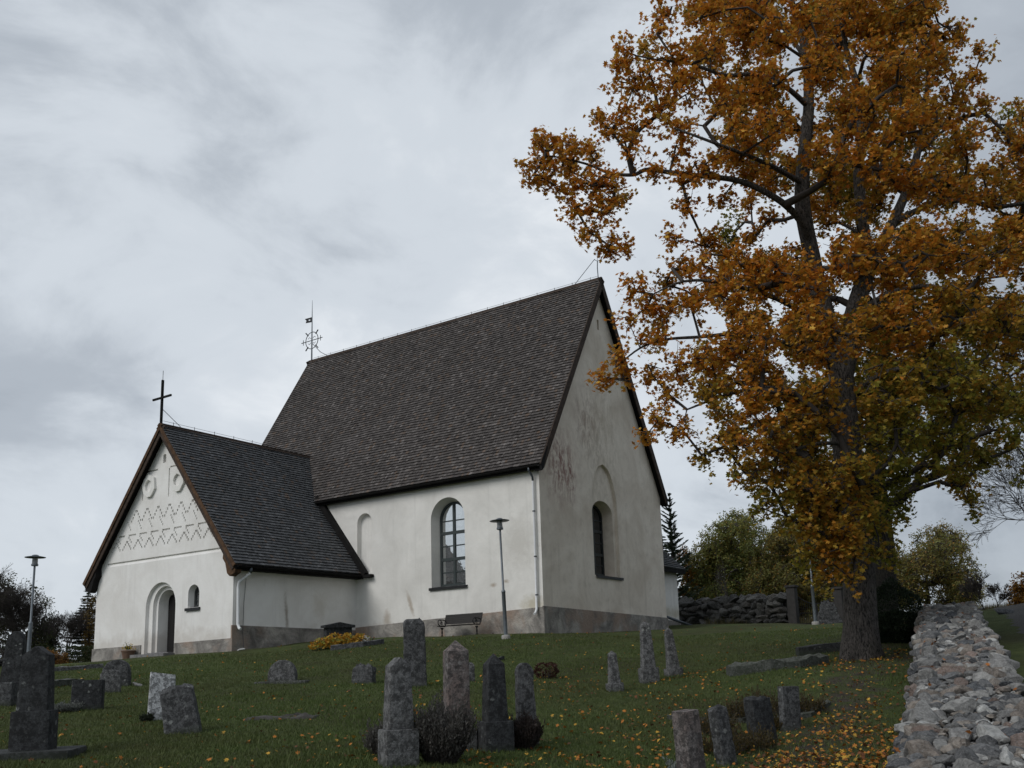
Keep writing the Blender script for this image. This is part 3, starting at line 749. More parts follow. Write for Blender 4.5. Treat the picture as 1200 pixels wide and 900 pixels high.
for s_ in (-1, 1): mb.beam((-PD - PO - .04, PM + s_ * .06, PZR + .015), (xr, PM + s_ * .06, PZR + .015), .03, .15, Vector((0, s_ * math.sin(tp), math.cos(tp))).cross(Vector((1, 0, 0))))
mb.build('ridge_cap', M['grey_brown_board'], porch_roof)
mb = MB()
for y_ in (Y1 - POE - .08, Y2 + POE + .08): gutter(mb, (-PD - PO + .1, y_, PRE - .06), (.0 if y_ < PM else 0, y_, PRE - .06))
mb.build('gutter', M['black_board'], porch_roof)
mb = MB()
for y_ in (Y1 - POE + .02, Y2 + POE - .02): mb.box((-PD / 2 - PO / 2, y_, PRE - .11), (PD + PO - .1, .04, .17))
mb.box((-PD / 2, Y1 - .2, PRE - .17), (PD, .5, .05)); mb.box((-PD / 2, Y2 + .2, PRE - .17), (PD, .5, .05))
mb.build('eave_board', M['black_board'], porch_roof)
# black upstand where the porch roof meets the nave wall
mb = MB()
y0 = Y1 - POE; d = Vector((0, math.cos(tp), math.sin(tp))); n_ = Vector((0, -math.sin(tp), math.cos(tp)))
mb.beam(Vector((-.12, y0, PRE)) + n_ * .10 - d * .15, Vector((-.12, y0, PRE)) + n_ * .10 + d * ((ZE - PRE) / math.sin(tp) + .2), .22, .36, n_)
mb.beam((-.13, y0 - .62, PRE - .10), (-.13, y0 + .5, PRE - .10), .22, .14)
mb.build('flashing_board', M['black_board'], porch_roof)

# sacristy on the far side
SX = 14.3
sac = solid('sacristy_wall', [(.8, -1), (5.8, -1), (5.8, 3.5), (3.3, 6.1), (.8, 3.5)], 'x', W - .2, SX, M['plaster']); sac.parent = church
mb = MB(); prism_band(mb, (W, .8, 0), (SX + .05, .8, 0), -1, .85, -1, .75, (0, -1, 0), .05); mb.build('sacristy_plinth', M['plinth'], church)
sroof = thing('sacristy_roof', None, None); sroof.parent = church
ts = math.atan(2.75 / 2.85); ls = 2.85 / math.cos(ts); rS = int(ls / .17)
for sgn in (1, -1):
    y0 = 3.3 - sgn * 2.85; shingles('roof_slope', (W, y0, 3.42), (1, 0, 0), (0, sgn * math.cos(ts), math.sin(ts)), (0, -sgn * math.sin(ts), math.cos(ts)), rS, ls / rS, lambda k: (0, SX + .35 - W), M['shingle2'], sroof, seed=31 + sgn)
mb = MB()
for sgn in (1, -1):
    y0 = 3.3 - sgn * 2.85; n_ = Vector((0, -sgn * math.sin(ts), math.cos(ts)))
    slab(mb, [Vector(q) - n_ * .006 for q in ((W, y0, 3.42), (SX + .35, y0, 3.42), (SX + .35, 3.3, 6.17), (W, 3.3, 6.17))], n_, .12)
mb.box(((W + SX + .35) / 2, .48, 3.30), (SX + .35 - W, .05, .2)); mb.build('roof_boarding', M['black_board'], sroof)

# windows
def window(name, poly, d, mp, cols, rows_z, thin_z, parent, fm, gm, z0, z1, a0, a1, sill=None):
    fr = thing(name, None, None); fr.parent = parent
    cxm = (a0 + a1) / 2; czm = (z0 + z1) / 2; n = len(poly)
    sc = lambda k: [(cxm + (a - cxm) * (1 - k * 2 / (a1 - a0)), czm + (z - czm) * (1 - k * 2 / (z1 - z0))) for a, z in poly]
    o, i = sc(.004), sc(.085); mb = MB(); f = lambda p, dd: [mp(a, dd, z) for a, z in p]
    mb.add(f(o, d - .07) + f(i, d - .07) + f(i, d - .01) + f(o, d - .01), [(q + k * n, (q + 1) % n + k * n, (q + 1) % n + (k + 1) * n, q + (k + 1) * n) for k in range(3) for q in range(n)])
    def bar(aa, za, ab, zb, w, dd=.055):
        lo = (min(aa, ab) - (w / 2 if aa == ab else 0), min(za, zb) - (w / 2 if za == zb else 0)); hi = (max(aa, ab) + (w / 2 if aa == ab else 0), max(za, zb) + (w / 2 if za == zb else 0))
        pts = [mp(a, q, z) for q in (d - dd, d - .012) for a, z in ((lo[0], lo[1]), (hi[0], lo[1]), (hi[0], hi[1]), (lo[0], hi[1]))]
        mb.hexa([pts[0], pts[1], pts[2], pts[3], pts[4], pts[5], pts[6], pts[7]])
    for c in cols: bar(c, z0 + .04, c, z1 - .05, .11, .068)
    for z in rows_z: bar(a0 + .07, z, a1 - .07, z, .13, .064)
    for z in thin_z:
        hw = (a1 - a0) / 2 - .07; bar(cxm - hw, z, cxm + hw, z, .045, .05)
    mb.build('frame', fm, fr)
    mb = MB(); mb.add(f(sc(.05), d - .018), [tuple(range(n))]); mb.build('glass', gm, fr)
    if sill:
        mb = MB(); (sa0, sa1, sz, dd) = sill
        pts = [mp(a, q, z) for (q, z) in ((-.07, sz - .05), (dd, sz + .03)) for a in (sa0, sa1)]
        p = [Vector(q) for q in pts]; t = Vector((0, 0, .045))
        mb.hexa([p[0], p[1], p[3], p[2], p[0] + t, p[1] + t, p[3] + t, p[2] + t])
        mb.hexa([Vector(mp(a, q, z)) for z in (sz - .12, sz - .045) for a, q in ((sa0, -.07), (sa1, -.07), (sa1, -.05), (sa0, -.05))])
        mb.build('sill', M['sill'], fr)
    return fr
window('arched_window', arch(3.93, 5.44, 2.22, 5.80), .51, S0, [4.685], [3.35, 4.48], [2.80, 3.92, 5.0], church, M['frame'], M['glass'], 2.22, 5.80, 3.93, 5.44, (3.66, 5.68, 2.16, .5))
window('gable_window', arch(4.50, 6.16, 2.62, 5.80, 'seg'), .69, GMAP, [5.33], [3.55, 4.6], [3.08, 4.08, 5.1], church, M['dark_frame'], M['dark_glass'], 2.62, 5.80, 4.50, 6.16, (4.26, 6.66, 2.52, .66))
window('porch_window', arch(12.0, 12.6, 1.6, 2.44), .33, PS, [12.3], [], [1.85, 2.1], church, M['dark_frame'], M['glass'], 1.6, 2.44, 12.0, 12.6, (11.86, 12.76, 1.55, .32))
# door: leaf deep in the portal, coloured near black as the opening's dark interior
door = thing('door', None, None); door.parent = church
mb = MB()
for i in range(6): mb.box((-PD + .70, 13.80 + i * .188, 1.05), (.06, .182, 2.36))
mb.build('dark_doorway_leaf', M['doorway_dark'], door)
mb = MB(); mb.tube([(-PD + .67, 14.05, 1.0), (-PD + .61, 14.05, 1.0), (-PD + .61, 14.15, 1.0)], .012, 8); mb.build('handle', M['iron'], door)
mb = MB(); mb.box((-PD - .18, 14.42, -.36), (.75, 2.2, .34)); mb.box((-PD + .30, 14.3, -.24), (.9, 1.35, .2)); mb.build('door_step', M['step'], church)

# downpipes
def pipe(pts, r, m, name='downpipe'):
    mb = MB(); mb.tube(pts, r, 10)
    for z in (.35, .75): pass
    return mb.build(name, m, church, smooth=True, sharp=.8)
p1 = pipe([(-.12, .22, 6.02), (-.12, .22, 3.4), (-.12, .24, .95), (-.22, .24, .80), (-.30, .24, .76)], .05, M['white_metal'])
mb = MB(); mb.tube([(-OE - .09, .25, 6.55), (-OE - .09, .25, 6.42), (-.14, .22, 6.18), (-.12, .22, 6.0)], .045, 10); mb.build('gutter_outlet', M['zinc'], church, smooth=True)
mb = MB()
for z in (1.5, 3.0, 4.8): mb.tube([(-.12, .22, z - .025), (-.12, .22, z + .025)], .06, 10)
mb.build('pipe_clip', M['zinc'], church)
pipe([(-6.30, Y1 - POE - .06, 2.72), (-6.52, Y1 - .13, 2.38), (-6.55, Y1 - .13, 2.2), (-6.53, Y1 - .13, .78), (-6.53, Y1 - .22, .62), (-6.53, Y1 - .30, .58)], .058, M['white_metal'])
mb = MB(); mb.tube([(-6.28, Y1 - POE - .08, 2.95), (-6.30, Y1 - POE - .06, 2.72)], .055, 10); mb.build('gutter_outlet', M['zinc'], church, smooth=True)
mb = MB(); mb.tube([(W + .15, .25, .95), (W + 1.9, -.5, .42)], .07, 8); mb.build('downpipe', M['zinc'], church, smooth=True)
# conductor wires and studs on the ridges, thin cable by the porch pipe
mb = MB()
mb.tube([(-PD - .2, PM, PZR + .22), (xr, PM, PZR + .16)], .008, 4); mb.tube([(W / 2, -.1, HR + .2), (W / 2, L, HR + .2)], .008, 4)
for i in range(8): mb.tube([(-PD + .3 + i * 1.05, PM, PZR + .09), (-PD + .3 + i * 1.05, PM, PZR + .25)], .012, 4)
for i in range(19): mb.tube([(W / 2, .3 + i, HR + .09), (W / 2, .3 + i, HR + .24)], .012, 4)
mb.tube([(-6.1, Y1 - .04, 2.7), (-6.18, Y1 - .03, 1.6), (-6.25, Y1 - .09, .5), (-6.2, Y1 - .12, -.3)], .01, 4)
mb.build('lightning_conductor', M['wire'], church)
# porch cross
mb = MB(); cxp = -PD - .30
mb.box((cxp, PM, PZR + .95), (.085, .085, 2.1)); mb.box((cxp - .005, PM, PZR + 1.22), (.06, 1.25, .085), M3=None)
cr_ = mb.build('roof_cross', M['black_board'], church)
mb = MB(); mb.tube([(cxp, PM, PZR + 2.0), (cxp, PM, PZR + 2.42)], .012, 5); mb.tube([(cxp, PM, PZR + .75), (cxp + .95, PM, PZR + .12)], .014, 5); mb.build('cross_stay', M['wire'], church)
# ring cross and vane at the west end of the ridge
vx, vy = W / 2, L + .12
mb = MB(); mb.tube([(vx, vy, HR), (vx, vy, HR + 1.6), (vx, vy, HR + 2.9), (vx, vy, HR + 3.75)], [.045, .035, .022, .008], 8); mb.tube([(vx, vy, HR + 1.15), (vx, vy - .7, HR + .45), (vx, vy - 1.25, HR + .12)], .02, 6)
mb.build('vane_pole', M['zinc'], church)
mb = MB(); rc = HR + 1.30; rr = .50
mb.tube([(vx, vy + rr * math.cos(t), rc + rr * math.sin(t)) for t in [2 * math.pi * i / 28 for i in range(29)]], .022, 6)
mb.tube([(vx, vy - .85, rc), (vx, vy + .85, rc)], .022, 6)
for s_ in (-1, 1):
    mb.tube([(vx, vy + s_ * .70, rc - .16), (vx, vy + s_ * .70, rc + .16)], .018, 5)
    for q in (-1, 1):
        mb.tube([(vx, vy + s_ * .30, rc + q * .34), (vx, vy + s_ * .50, rc + q * .54)], .035, 5)
        mb.tube([(vx, vy + s_ * .08, rc + q * .12), (vx, vy + s_ * .2, rc + q * .22), (vx, vy + s_ * .30, rc + q * .14)], .014, 5)
mb.build('ring_cross', M['iron'], church)
mb = MB(); fl = [(.02, 2.72), (.02, 2.42), (.52, 2.47), (.46, 2.60), (.60, 2.74)]
hl = [(.14, 2.62), (.14, 2.54), (.30, 2.555), (.28, 2.59), (.33, 2.63)]
n = 5
for (aa, bb) in ((0, 0),):
    P3 = lambda p, dx: [(vx + dx, vy + a, HR + z) for a, z in p]
    mb.add(P3(fl, -.012) + P3(hl, -.012) + P3(hl, .012) + P3(fl, .012), [(q + k * n, (q + 1) % n + k * n, (q + 1) % n + ((k + 1) % 4) * n, q + ((k + 1) % 4) * n) for k in range(4) for q in range(n)])
mb.build('vane_flag', M['iron'], church)
mb = MB(); gy_ = -.12
mb.tube([(W / 2, gy_, HR), (W / 2, gy_ + .02, HR + .6), (W / 2, gy_, HR + .95)], .024, 6); mb.tube([(W / 2, gy_ - .35, HR + 1.2), (W / 2, gy_ - .2, HR + .98), (W / 2, gy_, HR + .93), (W / 2, gy_ + .14, HR + 1.05)], .016, 5)
mb.tube([(W / 2, gy_ + .14, HR + 1.08), (W / 2, 1.15, HR + .12)], .016, 5); mb.tube([(W / 2, gy_, HR + .9), (W / 2, gy_, HR + 1.7)], .012, 5)
mb.build('gable_rod', M['zinc'], church)

# ------------------------------------------------------------------ bench by the wall
bx_, by_ = -.85, 3.36
bz = g1(*ch(bx_, by_)[:2])
bench = thing('park_bench', 'dark slatted bench with curly iron ends against the church wall', 'bench', (*ch(bx_, by_)[:2], bz), YAW + R(90))
# local: x along bench (towards -UX rotated): after +90deg local x = UY, local y = -UX (out from wall)
BL = 1.86
mb = MB()
for i in range(5): mb.box((0, .02 + i * .085, .42 - .004 * abs(i - 2)), (BL, .080, .028))
mb.build('seat', M['bench_wood'], bench)
mb = MB()
for i in range(5): mb.box((0, -.07 - i * .024, .52 + i * .078), (BL, .024, .075), M3=Matrix.Rotation(R(16), 3, 'X'))
mb.build('backrest', M['bench_wood'], bench)
for s_ in (-1, 1):
    mb = MB(); x = s_ * (BL / 2 - .06)
    def T(p, r=.02): mb.tube([(x, a, b) for a, b in p], r, 8)
    arc = lambda c, r, t0, t1, n=10: [(c[0] + r * math.cos(R(t0 + (t1 - t0) * i / n)), c[1] + r * math.sin(R(t0 + (t1 - t0) * i / n))) for i in range(n + 1)]
    T([(-.20, .86), (-.13, .60), (-.04, .42)], .022); T([(-.04, .40), (.38, .40)], .02)
    T(arc((-.02, .16), .20, 60, -50)); T(arc((.34, .16), .20, 120, 230)); T([(.10, .33), (.22, .33)], .02)
    T(arc((.30, .55), .11, -90, 200, 14), .018); T([(-.10, .62), (.10, .66), (.30, .66)], .02); T(arc((.18, .53), .06, 0, 360, 12), .012)
    mb.build('end_frame', M['iron'], bench, smooth=True)

# ------------------------------------------------------------------ park lamps
def lamp(px, py, Y, h, label, lean=(0, 0)):
    p = at(px, py, Y); z = g1(p[0], p[1]) - .02
    t = thing('park_lamp', label, 'lamp', (p[0], p[1], z), 0, 'park lamps with disc shades', rot=(lean[0], lean[1], 0))
    mb = MB(); mb.lathe([(.15, -.3), (.15, .10), (.14, .14), (.11, .15)], n=20); mb.build('base', M['concrete'], t)
    mb = MB(); mb.lathe([(.065, .12), (.065, h * .385), (.072, h * .387), (.072, h * .395), (.036, h * .41), (.036, h - .36)], n=16); mb.build('pole', M['galv'], t, smooth=True, sharp=.7)
    mb = MB(); mb.lathe([(.10, h - .37), (.115, h - .36), (.115, h - .30), (.10, h - .29)], n=20); mb.build('collar', M['galv'], t, smooth=True, sharp=.7)
    mb = MB(); mb.lathe([(.095, h - .29), (.09, h - .07)], n=20); mb.build('lamp_glass', M['lampglass'], t, smooth=True, sharp=.7)
    mb = MB(); mb.lathe([(.09, h - .09), (.33, h - .072), (.345, h - .06), (.33, h - .05), (.12, h - .005), (.10, h + .02), (.05, h + .035), (.005, h + .038)], n=32); mb.build('lamp_shade', M['zinc'], t, smooth=True, sharp=.9)
lamp(593, 748, 31.5, 4.12, 'grey park lamp with a flat disc shade, standing by the bench at the church wall', (0, R(-1.6)))
lamp(32.0, 786, 32.5, 3.92, 'grey park lamp with a disc shade, standing behind the dark gravestones at far left', (0, R(.3)))
# third: pole by the gate, its head among the maple leaves
lamp(956, 735, 38.5, 4.1, 'grey lamp pole in front of the iron gate, its head lost in the orange leaves')

# ------------------------------------------------------------------ stones
def slabmesh(mb, w, d, z0, z1, taper=1.0, top='flat', toph=.1, rough=.0, seed=0, rings=16, tilt=0, taperd=None):
    """rectangular shaft as rings; top: flat, pyramid, round (arched front), rough, slant"""
    rs = random.Random(seed); npd = 7; taperd = taper if taperd is None else taperd
    per = []
    for i in range(npd): per.append((-1 + 2 * i / npd, -1))
    for i in range(npd): per.append((1, -1 + 2 * i / npd))
    for i in range(npd): per.append((1 - 2 * i / npd, 1))
    for i in range(npd): per.append((-1, 1 - 2 * i / npd))
    ch_ = .94
    n = len(per); vs = []; fs = []; H = z1 - z0
    zs = [z0 + (H - toph) * i / rings for i in range(rings + 1)]
    tops = []
    if top == 'pyramid': tops = [(.5, .5, .5), (.97, .04, .04)]
    elif top == 'round': tops = [(t, math.sqrt(max(0.0, 1 - t * t)) if t < 1 else .02, 1 if t < .97 else .9) for t in (.2, .4, .58, .74, .86, .94, .985)]
    elif top == 'slant': tops = [(.97, .97, .97)]
    elif top == 'rough': tops = [(.4, .93, .95), (.75, .78, .85), (.96, .5, .6)]
    elif top == 'ridge': tops = [(.5, .5, 1), (.97, .05, 1)]
    else: tops = [(.9, .985, .985), (1, .95, .95)]
    lv = [(z, 1, 1) for z in zs] + [(zs[-1] + toph * t, a, b) for t, a, b in tops]
    sd = rs.uniform(0, 100)
    for z, a, b in lv:
        k = (z - z0) / H; tw = 1 + (taper - 1) * min(1, k); td = 1 + (taperd - 1) * min(1, k)
        for x, y in per:
            cx_, cy_ = x, y
            if abs(x) == 1 and abs(y) == 1: cx_ *= ch_; cy_ *= ch_
            p = Vector((cx_ * w / 2 * tw * a, cy_ * d / 2 * td * b, z))
            if top == 'slant' and z > zs[-2]: p.z += (-x) * tilt * (1 if z >= zs[-1] - 1e-6 else .5)
            if rough:
                q = Vector((p.x * 6 + sd, p.y * 6, p.z * 6)); nz = mnoise.noise(q) * .6 + mnoise.noise(q * 2.6) * .4
                nn = Vector((x, y, 0)).normalized(); p += nn * nz * rough
                if top == 'rough' and k > .8: p.z += mnoise.noise(Vector((p.x * 9 + sd, p.y * 9, 3))) * rough * 3
            vs.append(p)
    for i in range(len(lv) - 1):
        for k in range(n): fs.append((i * n + k, i * n + (k + 1) % n, (i + 1) * n + (k + 1) % n, (i + 1) * n + k))
    fs.append(tuple((len(lv) - 1) * n + k for k in range(n))); fs.append(tuple(range(n - 1, -1, -1)))
    mb.add(vs, fs)
grave_grp = None
def grave(px, py, Y, w, d, h, label, m='granite', taper=1, top='flat', toph=.08, plinth=None, yaw=0, lean=(0, 0), rough=.012, seed=0, tilt=0, pm=None, taperd=None, slab_=None):
    p = at(px, py, Y); x, y = p[0], p[1]; z = g1(x, y)
    t = thing('gravestone', label, 'gravestone', (x, y, z - .01), yaw, None, rot=(lean[0], lean[1], yaw))
    zb = 0
    if slab_:
        mb = MB(); slabmesh(mb, slab_[0], slab_[1], -.2, slab_[2], 1, 'flat', .02, .01, seed + 7, 4); mb.build('ledge', M[pm or m], t, smooth=True, sharp=.6); zb = slab_[2]
    if plinth:
        pw, pd_, ph_ = plinth; mb = MB(); slabmesh(mb, pw, pd_, zb - .3, zb + ph_, .98, 'flat', .035, rough * .7, seed + 3, 8); mb.build('plinth', M[pm or m], t, smooth=True, sharp=.6); zb += ph_
        mb = MB(); slabmesh(mb, w, d, zb - .01, h, taper, top, toph, rough, seed, 22, tilt, taperd); mb.build('shaft', M[m], t, smooth=True, sharp=.55)
    else:
        mb = MB(); slabmesh(mb, w, d, -.35, h, taper, top, toph, rough, seed, 24, tilt, taperd); mb.build('slab', M[m], t, smooth=True, sharp=.55)
    return t
grave(467, 903, 10.7, .30, .27, 1.20, 'grey granite pillar with sloping top on a square base, left of the large heather bush', 'granite', .80, 'ridge', .10, (.40, .36, .40), R(28), rough=.008, seed=1)
grave(536, 881, 12.3, .31, .31, 1.40, 'pinkish granite pillar with pyramid top and black weathering behind the front heather bush', 'granite_pink', .95, 'pyramid', .14, (.46, .42, .26), R(20), rough=.010, seed=2, pm='granite')
grave(581, 880, 12.2, .29, .27, 1.24, 'black polished obelisk on a square plinth between pinkish pillar and small heather bush', 'granite_dark', .78, 'pyramid', .14, (.41, .38, .38), R(24), rough=.003, seed=3)
grave(618, 872, 13.0, .31, .20, 1.12, 'rough grey tapering stone with a rounded top, right of the black obelisk', 'granite_mid', .72, 'round', .14, None, R(18), (0, R(-1)), .022, 4)
grave(487, 805, 20.5, .50, .28, 1.46, 'tall rough-hewn grey slab standing alone before the church wall', 'granite_mid', .90, 'rough', .12, None, R(10), (0, R(-1)), .035, 5)
grave(549, 796, 21.5, .30, .15, .45, 'small grey stone half hidden behind the pinkish pillar', 'granite', .95, 'rough', .06, None, R(10), rough=.02, seed=6)
grave(38, 884, 12.4, .40, .32, 1.44, 'big dark granite pillar with a pointed top on a wide plinth and ledge, lower left', 'granite_dark', .82, 'ridge', .12, (.50, .42, .50), R(12), rough=.004, seed=7, slab_=(1.15, .9, .10))
grave(12, 812, 20.8, .50, .30, 1.42, 'tall dark pointed stone behind the big dark pillar, at the left edge', 'granite_dark', .72, 'round', .34, None, R(8), (0, R(3)), .015, 8)
grave(1, 868, 19.5, .5, .5, .45, 'low dark grave block at the very left edge', 'granite_mid', 1, 'flat', .04, None, R(8), rough=.01, seed=9)
grave(188, 843, 17.0, .46, .16, .84, 'pale grey smooth upright slab, the lightest stone on the lawn', 'granite_light', .93, 'slant', .05, None, R(24), (0, R(1)), .006, 10, .03)
grave(215, 862, 14.6, .55, .20, .74, 'leaning dark grey rough slab in front of the pale smooth one', 'granite_mid', .88, 'rough', .06, None, R(12), (R(-5), R(-11)), .022, 11)
grave(102, 835, 19.0, .60, .24, .60, 'broad square black stone with white lichen specks on a low base', 'granite_dark', .97, 'flat', .03, None, R(14), rough=.008, seed=12)
grave(129, 812, 22.3, .46, .16, .55, 'small grey smooth stone with a curved top, in front of the round mossy one', 'granite', .98, 'round', .12, None, R(15), rough=.006, seed=13)
grave(136, 807, 24.0, .68, .26, .68, 'round-topped mossy dark stone behind the small grey one', 'granite_mid', .96, 'round', .34, None, R(10), rough=.03, seed=14)
grave(331, 800, 23.5, .72, .30, .56, 'low round-topped mossy stone on a thin ledge, in mid lawn left of the church corner', 'granite', .92, 'round', .36, None, R(5), rough=.03, seed=15, slab_=(1.3, .6, .04))
grave(426, 802, 23.6, .62, .28, .48, 'low stubby rough stone with slanting top below the yellow plant bed', 'granite_mid', .86, 'rough', .12, None, R(-10), (0, R(4)), .035, 16, .04)
grave(721, 812, 19.6, .24, .20, .84, 'small slender grey obelisk on a flared foot, left of the tall pair', 'granite', .62, 'pyramid', .07, (.34, .28, .17), R(15), (0, R(-2.5)), .010, 17)
grave(761, 800, 21.4, .31, .26, 1.40, 'tall slender grey obelisk, left one of the pair before the church gable', 'granite', .62, 'pyramid', .09, (.42, .34, .34), R(15), (0, R(-1.5)), .012, 18)
grave(790, 792, 22.8, .28, .24, 1.18, 'slender grey obelisk leaning left, right one of the pair before the church gable', 'granite', .58, 'pyramid', .08, (.42, .32, .20), R(15), (0, R(-4.5)), .012, 19)
grave(812, 912, 10.2, .245, .24, .76, 'square reddish-grey pillar with a flat top, front right among dry weeds', 'granite_pink', .90, 'flat', .03, None, R(32), (0, R(-4)), .006, 20)
grave(852, 893, 11.6, .23, .18, .70, 'leaning weathered dark stone with white lichen, second in the right front row', 'granite_mid', .85, 'rough', .03, None, R(28), (0, R(-8)), .022, 21)
grave(895, 873, 13.7, .40, .22, .66, 'broad dark slab with split rough side, third in the right front row', 'granite_dark', .92, 'rough', .03, None, R(30), (0, R(-6)), .018, 22)
grave(927, 857, 15.2, .33, .16, .70, 'smooth grey slab with faint worn lettering, rightmost small stone before the pale kerb', 'granite_mid', .98, 'flat', .02, None, R(20), (0, R(1)), .004, 23)
grave(972, 734, 43.0, 1.5, .35, 1.05, 'rough broken standing stone in front of the iron gate', 'granite_mid', .35, 'rough', .1, None, R(0), (0, 0), .09, 24)
p = ch(-1.9, 11.6)
t = grave(396, 744, 34.5, 1.0, .35, .62, 'dark grave marker with a gabled cap behind the yellow plants at the porch wall', 'granite_dark', 1, 'flat', .02, None, R(32), rough=.004, seed=25)
mb = MB(); slabmesh(mb, 1.22, .46, .60, .80, 1, 'ridge', .11, .003, 26, 3); mb.build('cap', M['granite_dark'], t, smooth=True, sharp=.5)

def kerb(pts, w, h, label, m='granite', name='grave_kerb', rough=.02, seed=0, cat='kerb'):
    mb = MB(); rs = random.Random(seed); P = [at(*q) for q in pts]
    vs = []; 
    res = []
    for a, b in zip(P[:-1], P[1:]):
        n = max(2, int(np.linalg.norm(b - a) / .18))
        for i in range(n): res.append(a + (b - a) * i / n)
    res.append(P[-1]); n = len(res)
    for i, q in enumerate(res):
        d = res[min(i + 1, n - 1)] - res[max(i - 1, 0)]; s = np.array([d[1], -d[0], 0]); s = s / np.linalg.norm(s); z = g1(q[0], q[1])
        for u, hh in ((-.5, -.2), (-.5, 1), (-.15, 1.05), (.2, 1.05), (.5, 1), (.5, -.2)):
            jit = rough * mnoise.noise(Vector((q[0] * 4 + seed, q[1] * 4, u * 5)))
            vs.append((q[0] + s[0] * u * w, q[1] + s[1] * u * w, z + (hh * h if hh > 0 else -.2) + (jit * 2 if hh > 0 else 0)))
    fs = []
    for i in range(n - 1):
        for k in range(5): fs.append((i * 6 + k, i * 6 + k + 1, (i + 1) * 6 + k + 1, (i + 1) * 6 + k))
    fs += [(5, 4, 3, 2, 1, 0), tuple((n - 1) * 6 + k for k in range(6))]
    mb.add(vs, fs); o = mb.build(name, M[m], smooth=False); return tag(o, label, cat)
kerb([(853, 786, 21.0), (900, 787, 21.0), (930, 786, 21.2), (962, 781, 22.0)], .45, .20, 'long low lichened kerb of grey stone lying on the lawn left of the maple', rough=.05, seed=3)
kerb([(935, 770, 24.5), (996, 768, 24.5)], .35, .22, 'short dark straight stone edging just behind the lichened kerb, beside the maple trunk', 'granite_dark', seed=4)
kerb([(782, 836, 16.2), (850, 838, 16.0), (900, 836, 16.1), (945, 833, 16.3), (968, 826, 17.0)], .20, .06, 'thin pale kerb of a grave plot running behind the right front gravestones', 'granite', seed=5, rough=.02)
kerb([(-30, 822, 21.5), (45, 812, 22.5), (92, 803, 24)], .3, .16, 'low grey stone kerb between the dark stones at the left', 'granite', seed=6)
kerb([(58, 785, 30), (120, 778, 31)], .3, .12, 'far straight grey kerb left of the porch', 'granite', seed=8)
kerb([(388, 752.5, 31.6), (425, 751.5, 31.6), (448, 751, 32.2)], .2, .16, 'small curved grey stone edging of the yellow plant bed', 'granite_mid', seed=9)
mb = MB(); slabmesh(mb, .9, .5, -.05, .05, 1, 'flat', .01, .006, 3, 3)
for (px, py, Y, ww) in ((330, 847, 16.2, 1.25),):
    p = at(px, py, Y); o = MB(); slabmesh(o, ww, .5, -.1, .035, 1, 'rough', .02, .03, 5, 3); o = o.build('grave_slab', M['rubble'], smooth=True); o.location = (p[0], p[1], g1(p[0], p[1])); tag(o, 'flat dark grave slab sunk in the lawn with leaves around it', 'grave slab')

# ------------------------------------------------------------------ stones for the dry walls
def _ico(sub):
    bm = bmesh.new(); bmesh.ops.create_icosphere(bm, subdivisions=sub, radius=1); V = np.array([v.co[:] for v in bm.verts]); Fc = np.array([[v.index for v in f.verts] for f in bm.faces]); bm.free(); return V, Fc
ICO = {2: _ico(2), 3: _ico(3), 4: _ico(4)}
def stonepile(name, C, S, Rz, T, material, parent=None, sub=3, seed=0, tiltamt=.25):
    """C centres, S half sizes, Rz yaw, T colours -> one mesh of faceted stones"""
    rs = np.random.RandomState(seed); V0, F0 = ICO[sub]; n = len(C); nv = len(V0)
    P = np.repeat(V0[None], n, 0)
    for k in range(12):
        d = rs.normal(size=(n, 3)); d[:, 2] *= .9; d /= np.linalg.norm(d, axis=1)[:, None]; h = rs.uniform(.42, .80, n)
        dp = np.einsum('nij,nj->ni', P, d); over = np.maximum(dp - h[:, None], 0); P = P - over[..., None] * d[:, None]
    ph = rs.uniform(0, 6, (n, 1, 3)); P = P * (1 + .03 * np.sin(P[..., [1, 2, 0]] * 6 + ph) + .015 * np.sin(P[..., [2, 0, 1]] * 15 + ph * 2))
    P = P * S[:, None] * 1.28
    ax = rs.normal(0, tiltamt, n); ay = rs.normal(0, tiltamt, n)
    def rot(P, a, i, j):
        c, s = np.cos(a)[:, None], np.sin(a)[:, None]; q = P.copy(); q[..., i] = P[..., i] * c - P[..., j] * s; q[..., j] = P[..., i] * s + P[..., j] * c; return q
    P = rot(P, ax, 1, 2); P = rot(P, ay, 0, 2); P = rot(P, Rz, 0, 1); P = P + C[:, None]
    Fc = (F0[None] + (np.arange(n) * nv)[:, None, None]).reshape(-1); o = npmesh(name, P.reshape(-1, 3), Fc, np.full(n * len(F0), 3), material, parent, tint=np.repeat(T[:, None], nv, 1).reshape(-1, 3), smooth=True)
    o.data.set_sharp_from_angle(angle=R(24)); return o
def stonecols(rs, n, bright=1.0, dark=False):
    pal = np.array([(.225, .222, .215), (.150, .152, .155), (.33, .325, .31), (.25, .215, .185), (.23, .175, .15), (.50, .50, .48), (.085, .09, .098), (.33, .29, .25)])
    pr = np.array([.28, .22, .17, .08, .05, .08, .08, .05])
    c = pal[rs.choice(len(pal), n, p=pr / pr.sum())] * rs.uniform(.7, 1.25, (n, 1))
    if dark: c = c * .42
    return c * bright
